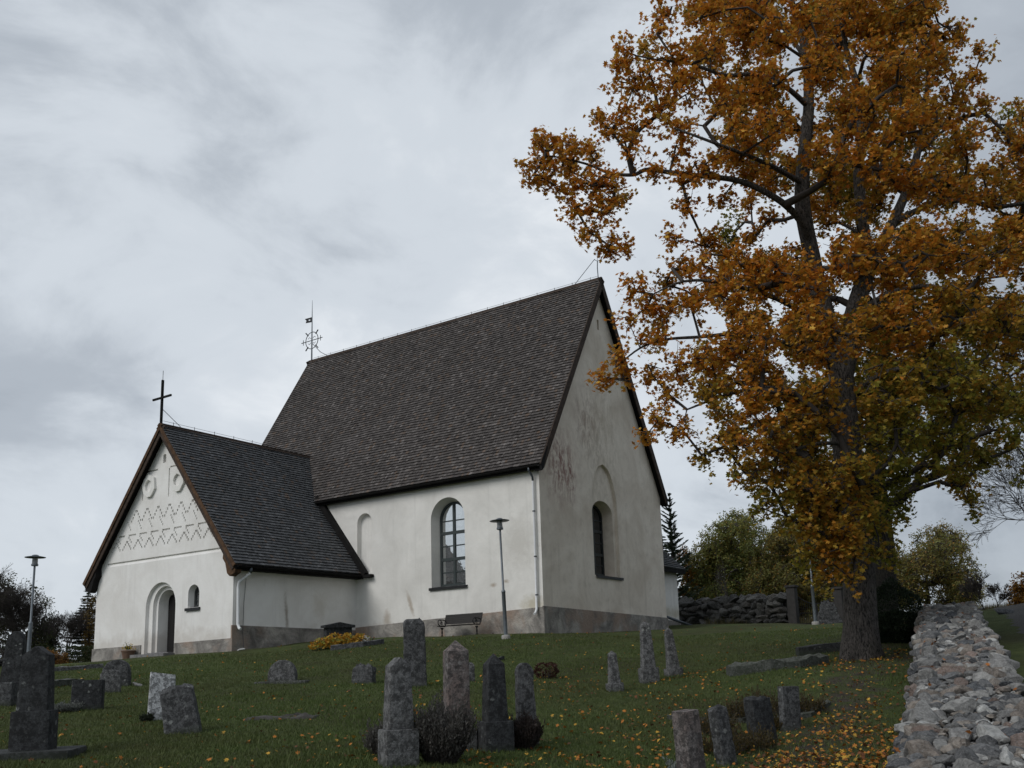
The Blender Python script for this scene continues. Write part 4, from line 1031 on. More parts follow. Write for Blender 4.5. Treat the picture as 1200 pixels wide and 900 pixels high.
# right wall: top edge line surveyed (left edge) with heights
le = np.array([at(1045, 900, 8.75), at(1051, 850, 10.4), at(1063, 820, 11.9), at(1066, 790, 13.8), at(1072, 752, 17.6), at(1075.5, 728, 21.5), at(1078, 709, 26.2)])
d0 = (le[1] - le[0]) / np.linalg.norm(le[1] - le[0]); le = np.vstack([le[0] - np.array([d0[0], d0[1], .08]) * 3.6, le])
seg = np.r_[0, np.cumsum(np.linalg.norm(np.diff(le[:, :2], axis=0), axis=1))]; LT = seg[-1]
def wl(s):
    return np.stack([np.interp(s, seg, le[:, k]) for k in range(3)], -1)
dirw = (le[-1] - le[0])[:2]; dirw /= np.linalg.norm(dirw); nw = np.array([dirw[1], -dirw[0]])   # to the right
WW = 1.26
rs = np.random.RandomState(5)
wallo = thing('dry_stone_wall', 'broad wall of loose pale mixed field stones running uphill at the right', 'stone wall', (le[0][0], le[0][1], g1(le[0][0], le[0][1])))
def rel(C): return C - np.array(wallo.location)
C = []; S = []; near = []
s = 0.0
while s < LT:
    u = .12
    stp = rs.uniform(.12, .17)
    while u < WW:
        w_ = rs.choice([.065, .09, .125, .17, .24], p=[.30, .35, .21, .10, .04] if .2 < u < WW - .2 else [.05, .15, .35, .35, .10]) * rs.uniform(.8, 1.15)
        c = wl(s + rs.uniform(-.08, .08)); cc = np.array([c[0] + nw[0] * (u + w_ * .6), c[1] + nw[1] * (u + w_ * .6), c[2] - .09 + rs.uniform(-.04, .03) + .02 * math.sin(math.pi * min(1, u / WW))])
        C.append(cc); S.append((w_ * .80, w_ * rs.uniform(.5, .8), w_ * rs.uniform(.30, .62))); u += w_ * 1.2
    s += stp * .78
for k in range(int(LT * 5 / .3)):      # left face courses
    s = rs.uniform(0, LT); c = wl(s); gzh = g1(c[0], c[1]); z = rs.uniform(gzh - .05, max(gzh + .1, c[2] - .08)); hfrac = (c[2] - z)
    C.append(np.array([c[0] - nw[0] * (.12 * hfrac - .13), c[1] - nw[1] * (.12 * hfrac - .13), z])); w_ = rs.uniform(.10, .22); S.append((w_, w_ * .7, w_ * .6))
for k in range(int(LT * 3)):      # right face
    s = rs.uniform(0, LT); c = wl(s); q = c[:2] + nw * (WW + .02); gzh = g1(*q); z = rs.uniform(gzh - .05, max(gzh + .1, c[2] - .1)); w_ = rs.uniform(.12, .22); C.append(np.array([*q, z])); S.append((w_, w_ * .7, w_ * .6))
C = np.array(C); S = np.array(S); rzs = rs.uniform(0, math.pi, len(C)); T = stonecols(rs, len(C), 1.0)
nm = C[:, 1] < 15
stonepile('stones', rel(C[nm]), S[nm], rzs[nm], T[nm], M['stones'], wallo, 4, 1)
stonepile('stones', rel(C[~nm]), S[~nm], rzs[~nm], T[~nm], M['stones'], wallo, 3, 2)
# dark rubble core
mb = MB(); ss = np.linspace(0, LT, 40); vs = []; fs = []
for s in ss:
    c = wl(s); 
    for u, top in ((.04, 0), (.04, 1), (WW - .04, 1), (WW - .04, 0)):
        q = c[:2] + nw * u; vs.append(rel(np.array([q[0], q[1], (c[2] - .13) if top else g1(*q) - .5])))
for i in range(39):
    for k in range(3): fs.append((i * 4 + k, i * 4 + k + 1, i * 4 + k + 5, i * 4 + k + 4))
fs += [(3, 2, 1, 0), (156, 157, 158, 159)]
mb.add(vs, fs).build('rubble_core', M['rubble'], wallo)

# far churchyard wall of dark boulders, either side of the gate
def farwall(pts, hgt, label, seed, tops=None, size=.52, bright=.34, name='churchyard_wall'):
    rs = np.random.RandomState(seed); P = np.array([at(*q) for q in pts]); sg = np.r_[0, np.cumsum(np.linalg.norm(np.diff(P[:, :2], axis=0), axis=1))]; Ls = sg[-1]
    o = thing(name, label, 'stone wall', (P[0][0], P[0][1], g1(P[0][0], P[0][1])))
    d = (P[-1] - P[0])[:2]; d /= np.linalg.norm(d); nn = np.array([d[1], -d[0]]); ry = math.atan2(d[1], d[0])
    C = []; S = []
    for side in (1, -1):
        z = 0
        while z < hgt:
            s = rs.uniform(0, .3); hrow = rs.uniform(.8, 1.15) * size * .62
            while s < Ls:
                w_ = rs.uniform(.6, 1.5) * size; q = np.array([np.interp(s + w_ / 2, sg, P[:, k]) for k in range(2)]); g = g1(*q)
                if 1: C.append(np.array([*(q + nn * side * (.32 - .08 * z)), g + z + hrow * .5 + rs.uniform(-.04, .04)])); S.append((w_ * .58, .27, hrow * .62 * rs.uniform(.85, 1.25)))
                s += w_ * .82
            z += hrow * .86
    C = np.array(C); S = np.array(S); T = stonecols(rs, len(C)); T = (T * .35 + T.mean(1)[:, None] * .65 * np.array([1.02, 1, .95])) * bright * .8
    stonepile('stones', C - np.array(o.location), S, np.full(len(C), ry) + rs.normal(0, .06, len(C)), T, M['stones'], o, 3, seed, .10)
    mb = MB(); nseg = 24; vs = []; fs = []
    for i in range(nseg):
        s = Ls * i / (nseg - 1); q = np.array([np.interp(s, sg, P[:, k]) for k in range(2)]); g = g1(*q)
        for sd, zz in ((-.22, -.3), (-.2, hgt - .08), (.2, hgt - .08), (.22, -.3)):
            w3 = q + nn * sd; vs.append((w3[0] - o.location.x, w3[1] - o.location.y, g + zz - o.location.z))
    for i in range(nseg - 1):
        for k in range(3): fs.append((i * 4 + k, i * 4 + k + 1, i * 4 + k + 5, i * 4 + k + 4))
    mb.add(vs, fs).build('rubble_core', M['rubble'], o)
farwall([(797, 730, 52), (870, 731, 49), (921, 732, 45.5)], 1.28, 'dark boulder wall behind the church, left of the gate', 21)
farwall([(992, 733, 45.5), (1040, 733, 45)], 1.0, 'dark boulder wall right of the gate, behind the maple trunk', 22)
farwall([(-60, 790, 40), (30, 778, 42), (70, 774, 43)], .35, 'low distant stone wall beneath the shrubs at far left', 23, size=.25)

# gate posts and iron gate
def post(px, py, Y, label):
    p = at(px, py, Y); z = g1(p[0], p[1])
    t = thing('gate_post', label, 'gate post', (p[0], p[1], z), R(-35), 'posts of the iron gate')
    mb = MB(); slabmesh(mb, .44, .44, -.3, 1.78, .98, 'flat', .03, .008, int(px), 10); mb.build('post', M['timber_post'], t, smooth=True, sharp=.6)
    mb = MB(); slabmesh(mb,   .54, .54, 1.77, 1.87, 1, 'flat', .03, .004, 3, 3); mb.build('cap', M['timber_post'], t, smooth=True, sharp=.6)
    return p
pa = post(931, 732, 44.5, 'square dark gate post left of the iron gate, at the end of the boulder wall'); pb = post(986, 733, 45, 'square dark gate post right of the iron gate, beside the maple trunk')
mid = (pa + pb) / 2; dv = (pb - pa); ln = math.hypot(dv[0], dv[1]); gt = thing('iron_gate', 'dark iron two-leaf gate with sagging curved top rails between its posts', 'gate', (mid[0], mid[1], g1(mid[0], mid[1])), math.atan2(dv[1], dv[0]))
for s_ in (-1, 1):
    mb = MB(); hw = ln / 2 - .26
    topz = lambda u: 1.05 + .38 * (u / hw) ** 2
    mb.tube([(s_ * hw * k / 10, 0, topz(hw * k / 10)) for k in range(11)], .022, 6); mb.tube([(0.02 * s_, 0, .12), (s_ * hw, 0, .12)], .02, 6); mb.tube([(0.02 * s_, 0, .62), (s_ * hw, 0, .62)], .015, 6)
    for k in range(9):
        u = hw * (k + .3) / 9; mb.tube([(s_ * u, 0, .10), (s_ * u, 0, topz(u) + .04)], .011 if k else .03, 5)
    mb.build('gate_leaf', M['iron'], gt)

# ------------------------------------------------------------------ foliage machinery
MAPLE = np.array([(0, -.50), (.16, -.20), (.50, -.24), (.34, .04), (.48, .34), (.20, .22), (0, .56), (-.20, .22), (-.48, .34), (-.34, .04), (-.50, -.24), (-.16, -.20)])
OVAL = np.array([(0, -.5), (.26, -.12), (.20, .25), (0, .5), (-.20, .25), (-.26, -.12)])
DIAM = np.array([(0, -.5), (.24, 0), (0, .5), (-.24, 0)])
NEED = np.array([(-.05, -.5), (.05, -.5), (0, .5)])
def leafmesh(name, P, size, cols, material, parent=None, shape=OVAL, up=1.0, rs=None, droop=.0, dirs=None, fold=.18):
    rs = rs or np.random.RandomState(0); n = len(P)
    Nn = rs.normal(size=(n, 3)); Nn[:, 2] = np.abs(Nn[:, 2]) * .6 + up; Nn /= np.linalg.norm(Nn, axis=1)[:, None]
    if dirs is None:
        t = rs.normal(size=(n, 3)); t[:, 2] -= droop
    else: t = dirs + rs.normal(0, .15, (n, 3))
    if dirs is not None:
        t /= np.linalg.norm(t, axis=1)[:, None]; b = np.cross(t, Nn); b /= np.linalg.norm(b, axis=1)[:, None] + 1e-9; Nn = np.cross(b, t)
    else:
        t -= (t * Nn).sum(1)[:, None] * Nn; t /= np.linalg.norm(t, axis=1)[:, None]; b = np.cross(t, Nn)
    size = np.broadcast_to(size, (n,)); k = len(shape)
    V = P[:, None] + (b[:, None] * shape[None, :, :1] + t[:, None] * shape[None, :, 1:]) * size[:, None, None]
    V = V - Nn[:, None] * (np.abs(shape[:, 0]) * fold)[None, :, None] * size[:, None, None]
    return npmesh(name, V.reshape(-1, 3), np.arange(n * k), np.full(n, k), material, parent, tint=np.repeat(cols[:, None], k, 1).reshape(-1, 3))
def tubes(name, P0, P1, R0, R1, material, parent=None, k=5):
    P0 = np.asarray(P0, float); P1 = np.asarray(P1, float); n = len(P0); d = P1 - P0; d /= np.linalg.norm(d, axis=1)[:, None] + 1e-9
    a = np.where(np.abs(d[:, 2:]) < .9, np.array([[0, 0, 1.]]), np.array([[1., 0, 0]])); u = np.cross(d, a); u /= np.linalg.norm(u, axis=1)[:, None]; w = np.cross(d, u)
    t = 2 * np.pi * np.arange(k) / k; c, s = np.cos(t)[None, :, None], np.sin(t)[None, :, None]
    ringv = u[:, None] * c + w[:, None] * s
    A = P0[:, None] + ringv * np.asarray(R0)[:, None, None]; B = P1[:, None] + ringv * np.asarray(R1)[:, None, None]
    V = np.concatenate([A, B], 1).reshape(-1, 3); b = (np.arange(n) * 2 * k)[:, None, None]; i = np.arange(k)
    q = np.stack([i, (i + 1) % k, (i + 1) % k + k, i + k], -1)[None] + b
    return npmesh(name, V, q.ravel(), np.full(n * k, 4), material, parent, smooth=True)
def tomesh_limb(mb, pts, rad, n=14, flare=False, seed=0):
    # catmull-rom
    P = [Vector(p) for p in pts]; Q = []; Rr = []
    for i in range(len(P) - 1):
        p0, p1, p2, p3 = P[max(0, i - 1)], P[i], P[i + 1], P[min(len(P) - 1, i + 2)]
        for k in range(5):
            t = k / 5; Q.append(.5 * ((2 * p1) + (-p0 + p2) * t + (2 * p0 - 5 * p1 + 4 * p2 - p3) * t * t + (-p0 + 3 * p1 - 3 * p2 + p3) * t ** 3)); Rr.append(rad[i] + (rad[i + 1] - rad[i]) * t)
    Q.append(P[-1]); Rr.append(rad[-1])
    def ang(t, i):
        f = 1 + .05 * math.sin(3 * t + seed + i * .15) + .03 * math.sin(7 * t + i * .2)
        if flare: f += max(0, 1 - i / 9) ** 2 * .40 * max(0, math.sin(5 * t + seed)) ** 2
        return f
    mb.tube(Q, Rr, n, ang=ang); return Q, Rr
class Tree:
    """limbs laid out by hand, boughs reach out to foliage masses, twigs carry the leaves"""
    def __init__(s, seed): s.rs = np.random.RandomState(seed); s.P = []; s.par = []; s.cnt = []; s.fix = []
    def node(s, p, par, fix=0): s.P.append(np.array(p, float)); s.par.append(par); s.fix.append(fix); return len(s.P) - 1
    def limb(s, pts, rad, par=-1):
        for p, r in zip(pts, rad): par = s.node(p, par, r)
        return par
    def reach(s, target, jitter=.12, step=.45, bow=.12, kd=None, maxfix=True):
        P = np.array(s.P); t = np.array(target); d = np.linalg.norm(P - t, axis=1)
        # prefer nodes lower than / towards the trunk side
        cost = d + np.maximum(0, P[:, 2] - t[2] + .2) * .7; i = int(np.argmin(cost)); a = P[i]; D = t - a; l = np.linalg.norm(D)
        if l < .05: return i
        n = max(1, int(l / step)); cur = i; off = s.rs.normal(0, 1, 3) * l * bow
        for k in range(1, n + 1):
            f = k / n; p = a + D * f + off * math.sin(math.pi * f) + s.rs.normal(0, jitter * step, 3) * (1 if k < n else 0); p[2] += .10 * l * math.sin(math.pi * f)
            cur = s.node(p, cur)
        return cur
    def radii(s, tip, power=.5, rmax=9):
        n = len(s.P); c = np.zeros(n); haschild = np.zeros(n, bool)
        for i in range(n):
            if s.par[i] >= 0: haschild[s.par[i]] = True
        c[~haschild] = 1
        for i in range(n - 1, -1, -1):
            if s.par[i] >= 0: c[s.par[i]] += c[i]
        return np.minimum(tip * c ** power, rmax)
def grow(t, blobs, nsub, ntip, leaf_n, leaf_r, rs, sub_step=.35, green=None):
    """blobs: (centre, radius, hue) -> leaf positions + hue"""
    order = sorted(range(len(blobs)), key=lambda i: min(np.linalg.norm(np.array(p) - blobs[i][0]) for p in t.P[:60]))
    ends = []
    for i in order:
        c, r, hue = blobs[i]; t.reach(c - np.array([0, 0, r * .3]), bow=.10)
    LP = []; LH = []
    for i in order:
        c, r, hue = blobs[i]; m = 3 + int(nsub * r ** 2)
        base = np.array(t.P); 
        for k in range(m):
            d = rs.normal(size=3); d /= np.linalg.norm(d); q = c + d * r * rs.uniform(.45, 1.0) ** .6
            # cheap nearest among the nodes near the blob
            P = np.array(t.P[-1400:]); off = len(t.P) - len(P); dd = np.linalg.norm(P - q, axis=1); dmain = np.linalg.norm(base - q, axis=1)
            if dmain.min() < dd.min(): j = int(np.argmin(dmain)); a = base[j]
            else: j = int(np.argmin(dd)) + off; a = P[j - off]
            D = q - a; l = np.linalg.norm(D); cur = j
            if l > .08:
                n = max(1, int(l / sub_step)); o = rs.normal(0, l * .12, 3)
                for z in range(1, n + 1):
                    f = z / n; cur = t.node(a + D * f + o * math.sin(math.pi * f), cur)
            for w in range(ntip):
                e = q + rs.normal(0, leaf_r * .9, 3); e[2] -= abs(rs.normal(0, leaf_r * .3)); t.node(e, cur)
                nn = rs.poisson(leaf_n)
                if nn: LP.append(e + rs.normal(0, leaf_r * .5, (nn, 3))); LH.append(np.full(nn, hue + rs.normal(0, .12)))
    return np.concatenate(LP), np.concatenate(LH)
def build_crown(t, parent, tip, material, k=5, power=.5, minr=0, skip_fixed=True, rmax=.12):
    r = t.radii(tip, power, rmax); P = np.array(t.P); par = np.array(t.par); fix = np.array(t.fix)
    e = np.where((par >= 0) & ~((fix > 0) & (fix[np.maximum(par, 0)] > 0)))[0]
    rp = np.minimum(r[par[e]], r[e] * 1.35); return tubes('branches', P[par[e]], P[e], rp, r[e], material, parent, k)
def px_blobs(lst, Y, back=True):
    out = []
    for b in lst:
        x, y, r = b[:3]; dy = b[3] if len(b) > 3 else 0; hue = b[4] if len(b) > 4 else None; Yb = Y + dy; c = at(x, y, Yb); out.append((c, r / F * Yb, hue))
    return out

# ------------------------------------------------------------------ the maple
rs = np.random.RandomState(12)
mp_ = at(1010, 771, 22.5); zt = g1(mp_[0], mp_[1])
maple = thing('maple_tree', 'huge orange autumn maple with a thick grey trunk, towering over the churchyard at the right', 'tree', (mp_[0], mp_[1], zt))
org = np.array([mp_[0], mp_[1], zt])
rf = np.random.RandomState(31)
T_ = Tree(4)
def L3(lst): return [at(*q) - org for q in lst]
trunk = [np.array([0, 0, -.4])] + L3([(1010, 762, 22.5), (1009, 735, 22.5), (1007, 690, 22.5), (1004, 640, 22.5), (1000, 590, 22.5), (994, 540, 22.5), (989, 490, 22.5), (986, 450, 22.5), (983, 425, 22.5)])
trr = [.56, .475, .41, .38, .37, .36, .35, .34, .33, .32]
stemL = L3([(983, 425, 22.5), (972, 385, 22.4), (960, 345, 22.3), (951, 300, 22.2), (941, 250, 22), (940, 215, 22), (944, 165, 22), (948, 120, 22), (944, 60, 22), (932, 20, 22), (918, -50, 22)]); slr = [.28, .25, .22, .21, .20, .18, .16, .14, .11, .09, .05]
stemR = L3([(986, 445, 22.5), (994, 405, 22.6), (1002, 360, 22.8), (1018, 315, 23), (1035, 285, 23.1), (1046, 262, 23.2), (1062, 225, 23.3), (1075, 180, 23.4), (1085, 120, 23.4), (1090, 60, 23.4)]); srr = [.28, .26, .24, .21, .17, .14, .12, .10, .07, .04]
stemM = L3([(1012, 330, 22.9), (1014, 290, 22.9), (1010, 255, 22.9), (1006, 205, 22.8), (1009, 150, 22.8), (1004, 100, 22.8), (990, 50, 22.7), (985, 0, 22.7), (980, -50, 22.7)]); smr = [.17, .16, .15, .14, .11, .09, .07, .05, .03]
limbs = [
    (L3([(950, 290, 22.2), (940, 262, 21.7), (920, 240, 21.3), (893, 223, 21), (862, 211, 20.8), (820, 206, 20.7), (785, 202, 20.7), (758, 199, 20.7), (742, 205, 20.7), (715, 203, 20.7), (690, 193, 20.7), (662, 186, 20.7), (640, 182, 20.7)]), [.13, .12, .11, .10, .09, .08, .07, .065, .055, .05, .04, .03, .02]),
    (L3([(941, 215, 22), (905, 195, 21), (870, 180, 20.4), (830, 165, 20), (790, 150, 20)]), [.10, .08, .06, .045, .03]),
    (L3([(947, 125, 22), (922, 103, 21.5), (890, 87, 21), (850, 88, 20.6), (810, 75, 20.5), (770, 70, 20.4), (745, 65, 20.4)]), [.10, .085, .075, .06, .045, .03, .02]),
    (L3([(945, 70, 22), (915, 30, 22.5), (880, 5, 23), (840, -20, 23)]), [.08, .06, .05, .03]),
    (L3([(972, 395, 22.4), (945, 370, 21.6), (915, 352, 21), (880, 340, 20.4), (840, 330, 20), (800, 330, 20), (765, 345, 20)]), [.12, .10, .085, .07, .055, .04, .02]),
    (L3([(983, 430, 22.5), (940, 408, 21.8), (900, 398, 21), (860, 392, 20.6), (820, 395, 20.4), (780, 398, 20.3), (750, 408, 20.3), (722, 430, 20.3)]), [.12, .10, .08, .065, .05, .04, .03, .018]),
    (L3([(988, 480, 22.5), (940, 460, 21.5), (890, 455, 20.8), (845, 465, 20.4), (805, 480, 20.2)]), [.10, .085, .065, .045, .025]),
    (L3([(992, 520, 22.5), (960, 520, 21.5), (925, 530, 20.8), (890, 550, 20.4)]), [.08, .06, .045, .03]),
    (L3([(996, 560, 22.4), (985, 570, 21.4), (975, 600, 20.7), (975, 640, 20.4)]), [.07, .055, .035, .02]),
    (L3([(1002, 370, 22.7), (1040, 345, 22), (1085, 335, 21.5), (1130, 345, 21.2), (1180, 350, 21)]), [.12, .10, .08, .05, .03]),
    (L3([(1046, 262, 23.2), (1090, 240, 22.8), (1130, 235, 22.4), (1165, 242, 22.2), (1200, 238, 22), (1240, 230, 22)]), [.12, .10, .09, .08, .06, .03]),
    (L3([(988, 470, 22.5), (1030, 440, 22), (1080, 430, 21.5), (1130, 445, 21), (1180, 465, 21)]), [.11, .09, .07, .05, .03]),
    (L3([(994, 530, 22.5), (1030, 510, 22), (1075, 505, 21.6), (1120, 525, 21.3)]), [.09, .07, .05, .03]),
    (L3([(1003, 360, 22.8), (1010, 350, 24.5), (1030, 330, 26), (1060, 320, 27.5)]), [.12, .10, .07, .04]),
    (L3([(985, 440, 22.5), (960, 420, 24.5), (930, 400, 26.2), (900, 390, 27.4)]), [.12, .10, .07, .04]),
    (L3([(1075, 180, 23.4), (1110, 150, 23), (1150, 130, 23)]), [.07, .05, .03]),
]
mb = MB(); tomesh_limb(mb, trunk, trr, 22, True, 1); tomesh_limb(mb, stemL, slr, 14, False, 2); tomesh_limb(mb, stemR, srr, 14, False, 3); tomesh_limb(mb, stemM, smr, 12, False, 4)
tk = mb.build('trunk', M['bark'], maple, smooth=True)
mb = MB()
for i, (a, b) in enumerate(limbs): tomesh_limb(mb, a, [q * .78 for q in b], 9, False, i)
mb.build('limbs', M['bark'], maple, smooth=True)
base = T_.limb(trunk[1:], trr[1:]); T_.limb(stemL, slr, base); r0 = T_.limb(stemR, srr, base); T_.limb(stemM, smr, base)
for a, b in limbs: T_.limb(a, b, base)
O = .0
bl = [(640, 172, 22, -1.8), (626, 200, 15, -1.8), (650, 212, 18, -1.8), (672, 180, 22, -1.8), (692, 212, 22, -1.8), (676, 243, 15, -1.8), (690, 268, 13, -1.8), (712, 283, 14, -1.8), (733, 290, 9, -1.8), (714, 245, 15, -1.8), (722, 215, 14, -2), (716, 150, 15, -2), (700, 135, 9, -2), (735, 175, 14, -2), (748, 150, 12, -2), (730, 130, 9, -2),
      (736, 58, 15, -2), (723, 82, 11, -2), (742, 100, 16, -2), (765, 92, 18, -2), (788, 62, 20, -2), (778, 18, 15, -1.5), (770, 38, 8, -2), (772, 128, 20, -2), (792, 165, 20, -2), (765, 195, 10, -2), (803, 105, 24, -2), (832, 60, 26, -2), (820, 15, 26, -1), (860, 20, 32, 0), (850, 115, 26, -2), (862, 160, 26, -2), (830, 192, 20, -2), (800, 212, 14, -2), (806, 240, 12, -1.8), (842, 235, 12, -1), (870, 200, 18, -1.5), (790, 282, 10, -1.6), (880, 240, 12, 2),
      (900, 40, 32, -1), (905, 95, 28, -2), (905, 150, 28, -2.5), (895, 0, 28, 0), (950, 20, 28, -2), (965, 75, 32, -2), (985, 20, 38, 0), (1040, 20, 40, 0), (1085, 20, 30, 0), (1120, 42, 17, 0), (1095, 75, 26, -1), (1140, 88, 14, 0), (1118, 112, 22, 0), (1152, 128, 15, 0), (1050, 90, 38, -1.5), (1000, 130, 36, -2), (1075, 145, 34, -2), (1130, 160, 28, -1), (1178, 152, 13, 0), (1190, 182, 22, 0), (1030, 190, 36, -2), (1095, 210, 38, -2), (1155, 215, 30, -1), (1210, 215, 34, 0), (975, 185, 30, -2.5), (965, 240, 22, 2), (905, 205, 20, 2),
      (860, 268, 18, 3, 1), (828, 285, 18, -1), (796, 312, 14, -1.5), (825, 318, 22, -2), (872, 305, 26, -2), (905, 325, 32, -2.5), (855, 345, 28, -2.5), (745, 338, 13, -2.2), (757, 358, 17, -2.2), (737, 376, 9, -2.2), (782, 362, 17, -2.2), (808, 350, 14, -2.2), (762, 398, 15, -2.2), (722, 418, 11, -2.2), (708, 442, 9, -2.2), (733, 440, 12, -2.2), (765, 437, 13, -2.2), (785, 460, 13, -2.2), (772, 488, 13, -2.2), (760, 505, 6, -2.2), (800, 500, 16, -2.2), (795, 425, 10, -2.2), (832, 415, 26, -2.5), (842, 465, 26, -2.5, .3), (882, 395, 34, -3), (892, 448, 34, -3), (850, 518, 18, -2.3, .3), (880, 508, 30, -3), (822, 530, 11, -2.2, .4), (872, 548, 16, -2.4, .3), (902, 560, 26, -2.6, .3), (925, 512, 34, -3, .2), (888, 590, 14, -2.4, .6), (922, 600, 22, -2.4, .5), (950, 565, 32, -2.6, .2), (962, 615, 26, -2.4, .1), (940, 645, 14, -2.2, .5), (975, 655, 17, -2.3, 0), (992, 635, 20, -2.4, 0), (1000, 678, 9, -2.2, .1), (960, 680, 8, -2.2, .3), (1002, 598, 20, -2.5, .3), (1032, 560, 30, -1, .8), (1050, 588, 15, 0, .8), (1036, 622, 13, -1, .6), (1042, 650, 9, -1, .6),
      (960, 475, 36, -3.2, .2), (950, 395, 36, -3.2), (945, 330, 32, -3), (1000, 300, 34, -3.2), (1058, 300, 38, -3.2), (1118, 285, 38, -3), (1175, 285, 34, -2), (1215, 310, 30, 0), (1000, 385, 32, -3.4, .2), (1058, 375, 40, -3.4), (1118, 365, 38, -3, .2), (1175, 375, 34, -2, .2), (1215, 400, 30, 0, .3), (1040, 450, 38, -3.4, .4), (1100, 445, 40, -3, .5), (1158, 455, 34, -2, .4), (1205, 470, 26, 0, .4), (1050, 510, 34, -3, .6), (1108, 515, 30, -2, .6), (1150, 535, 20, -1, .5), (1125, 568, 15, -1, .4), (1138, 590, 7, -1, .4), (1188, 520, 18, -1, .5), (1210, 550, 16, 0, .5), (1000, 545, 22, -3, .3), (1090, 545, 13, -2, .5), (1060, 555, 14, -1, .7)]
ext = []
for b in bl:
    if b[2] >= 26:
        x, y, r = b[:3]; h = b[4] if len(b) > 4 else 0
        ext.append((x + rs.uniform(-10, 10), y + rs.uniform(-10, 10), r * .85, (b[3] if b[3] < 0 else 0) + rs.uniform(3.5, 6), h + .45))
        if r >= 32: ext.append((x + rs.uniform(-12, 12), y + rs.uniform(-12, 12), r * .85, rs.uniform(0, 1.8), h + .2))
for k in range(26):
    x, y = rf.uniform(850, 1215), rf.uniform(-15, 560)
    if y > 420 and x < 900: continue
    if x > 850 + (450 if y < 20 else 1000): continue
    if ((x - 1020) / 190) ** 2 + ((y - 270) / 310) ** 2 > 1: continue
    ext.append((x, y, rf.uniform(22, 34), rf.uniform(2.5, 6), rf.uniform(.2, .7)))
for x, y, r_, d_, h_ in [(985, 600, 14, -2.2, .1), (1002, 640, 12, -2.0, .2), (1022, 605, 14, -1.8, .3), (1008, 565, 16, -2.4, .2), (985, 640, 13, -2.2, .1), (1030, 650, 9, -1.4, .4), (960, 600, 14, -2, .3), (1200, 130, 16, 0, 0), (1208, 180, 20, 0, 0), (1195, 260, 24, 0, .1), (1190, 430, 22, 0, .2), (1160, 500, 18, 0, .4), (1130, 540, 14, 0, .4), (1080, 560, 11, 0, .5), (1145, 320, 24, -1, .1), (1080, 420, 24, -2, .3), (1120, 480, 22, -2, .4), (1150, 60, 10, 0, 0), (1075, 50, 20, -1, 0), (1015, 60, 22, -1, 0), (940, 150, 12, 3, .2), (985, 205, 14, 3, .2), (1030, 240, 16, 3, .2), (1065, 260, 14, 3, .2)]: ext.append((x, y, r_, d_, h_))
for x, y in [(790, 90), (815, 60), (840, 130), (800, 140), (870, 60), (760, 60), (860, 185), (900, 255), (930, 300), (880, 280), (700, 180), (660, 195), (725, 235), (820, 350), (850, 300), (780, 330), (800, 445), (850, 440), (770, 385), (965, 260), (1000, 245), (975, 130), (960, 150), (925, 190)]:
    ext.append((x, y, 12, rf.uniform(-.5, 1.5), rf.uniform(0, .4)))
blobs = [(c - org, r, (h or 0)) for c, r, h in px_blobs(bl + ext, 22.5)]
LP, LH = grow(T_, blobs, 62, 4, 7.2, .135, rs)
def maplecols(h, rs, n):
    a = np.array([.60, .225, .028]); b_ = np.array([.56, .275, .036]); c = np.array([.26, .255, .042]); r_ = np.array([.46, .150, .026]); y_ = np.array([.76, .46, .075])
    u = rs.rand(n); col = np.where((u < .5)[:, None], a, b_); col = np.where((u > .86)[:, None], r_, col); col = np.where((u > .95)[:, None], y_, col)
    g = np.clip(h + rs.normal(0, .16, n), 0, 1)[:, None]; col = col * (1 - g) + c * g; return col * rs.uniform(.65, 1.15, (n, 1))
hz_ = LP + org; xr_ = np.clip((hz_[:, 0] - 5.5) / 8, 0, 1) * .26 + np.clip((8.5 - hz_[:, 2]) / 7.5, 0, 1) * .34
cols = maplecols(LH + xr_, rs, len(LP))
import sys; print('maple leaves', len(LP), 'nodes', len(T_.P))
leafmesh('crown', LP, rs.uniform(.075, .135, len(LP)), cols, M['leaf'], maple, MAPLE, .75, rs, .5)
build_crown(T_, maple, .0045, M['twig'], 4, .47)

# ------------------------------------------------------------------ trees beyond
def bgtree(px, py, Y, label, trunkpts, trr, blist, hue, leaf=(.07, .11), nsub=30, ntip=3, ln=5, lr=.2, name='tree', seed=1, shape=OVAL, bark='dark_bark', tip=.006, group=None, cat='tree'):
    rs = np.random.RandomState(seed); p = at(px, py, Y); z = g1(p[0], p[1]); org = np.array([p[0], p[1], z])
    t = thing(name, label, cat, org, 0, group); T = Tree(seed)
    tr = [np.array([0, 0, -.4])] + [at(*q) - org for q in trunkpts]; mb = MB(); tomesh_limb(mb, tr, trr, 12, False, seed); mb.build('trunk', M[bark], t, smooth=True)
    T.limb(tr[1:], trr[1:])
    blobs = [(c - org, r, (h or 0)) for c, r, h in px_blobs(blist, Y)]
    LP, LH = grow(T, blobs, nsub * 2.2, ntip + 1, ln * 2.6, lr * 1.0, rs)
    A, B, Cc = (np.array(q) for q in hue); n = len(LP); g = np.clip(LH + rs.normal(0, .25, n), 0, 1)[:, None]; col = A * (1 - g) + B * g
    col = np.where((rs.rand(n) > .88)[:, None], Cc, col) * rs.uniform(.6, 1.2, (n, 1))
    leafmesh('crown', LP, rs.uniform(leaf[0], leaf[1], n), col, M['leaf'], t, shape, .5, rs); build_crown(T, t, tip, M['twig'], 4, .5)
    print(label, n)
GREEN = ((.165, .205, .062), (.26, .25, .07), (.30, .21, .05)); ORNG = ((.30, .13, .02), (.22, .16, .03), (.35, .2, .04)); OLIVE = ((.26, .215, .065), (.19, .20, .06), (.34, .19, .045))
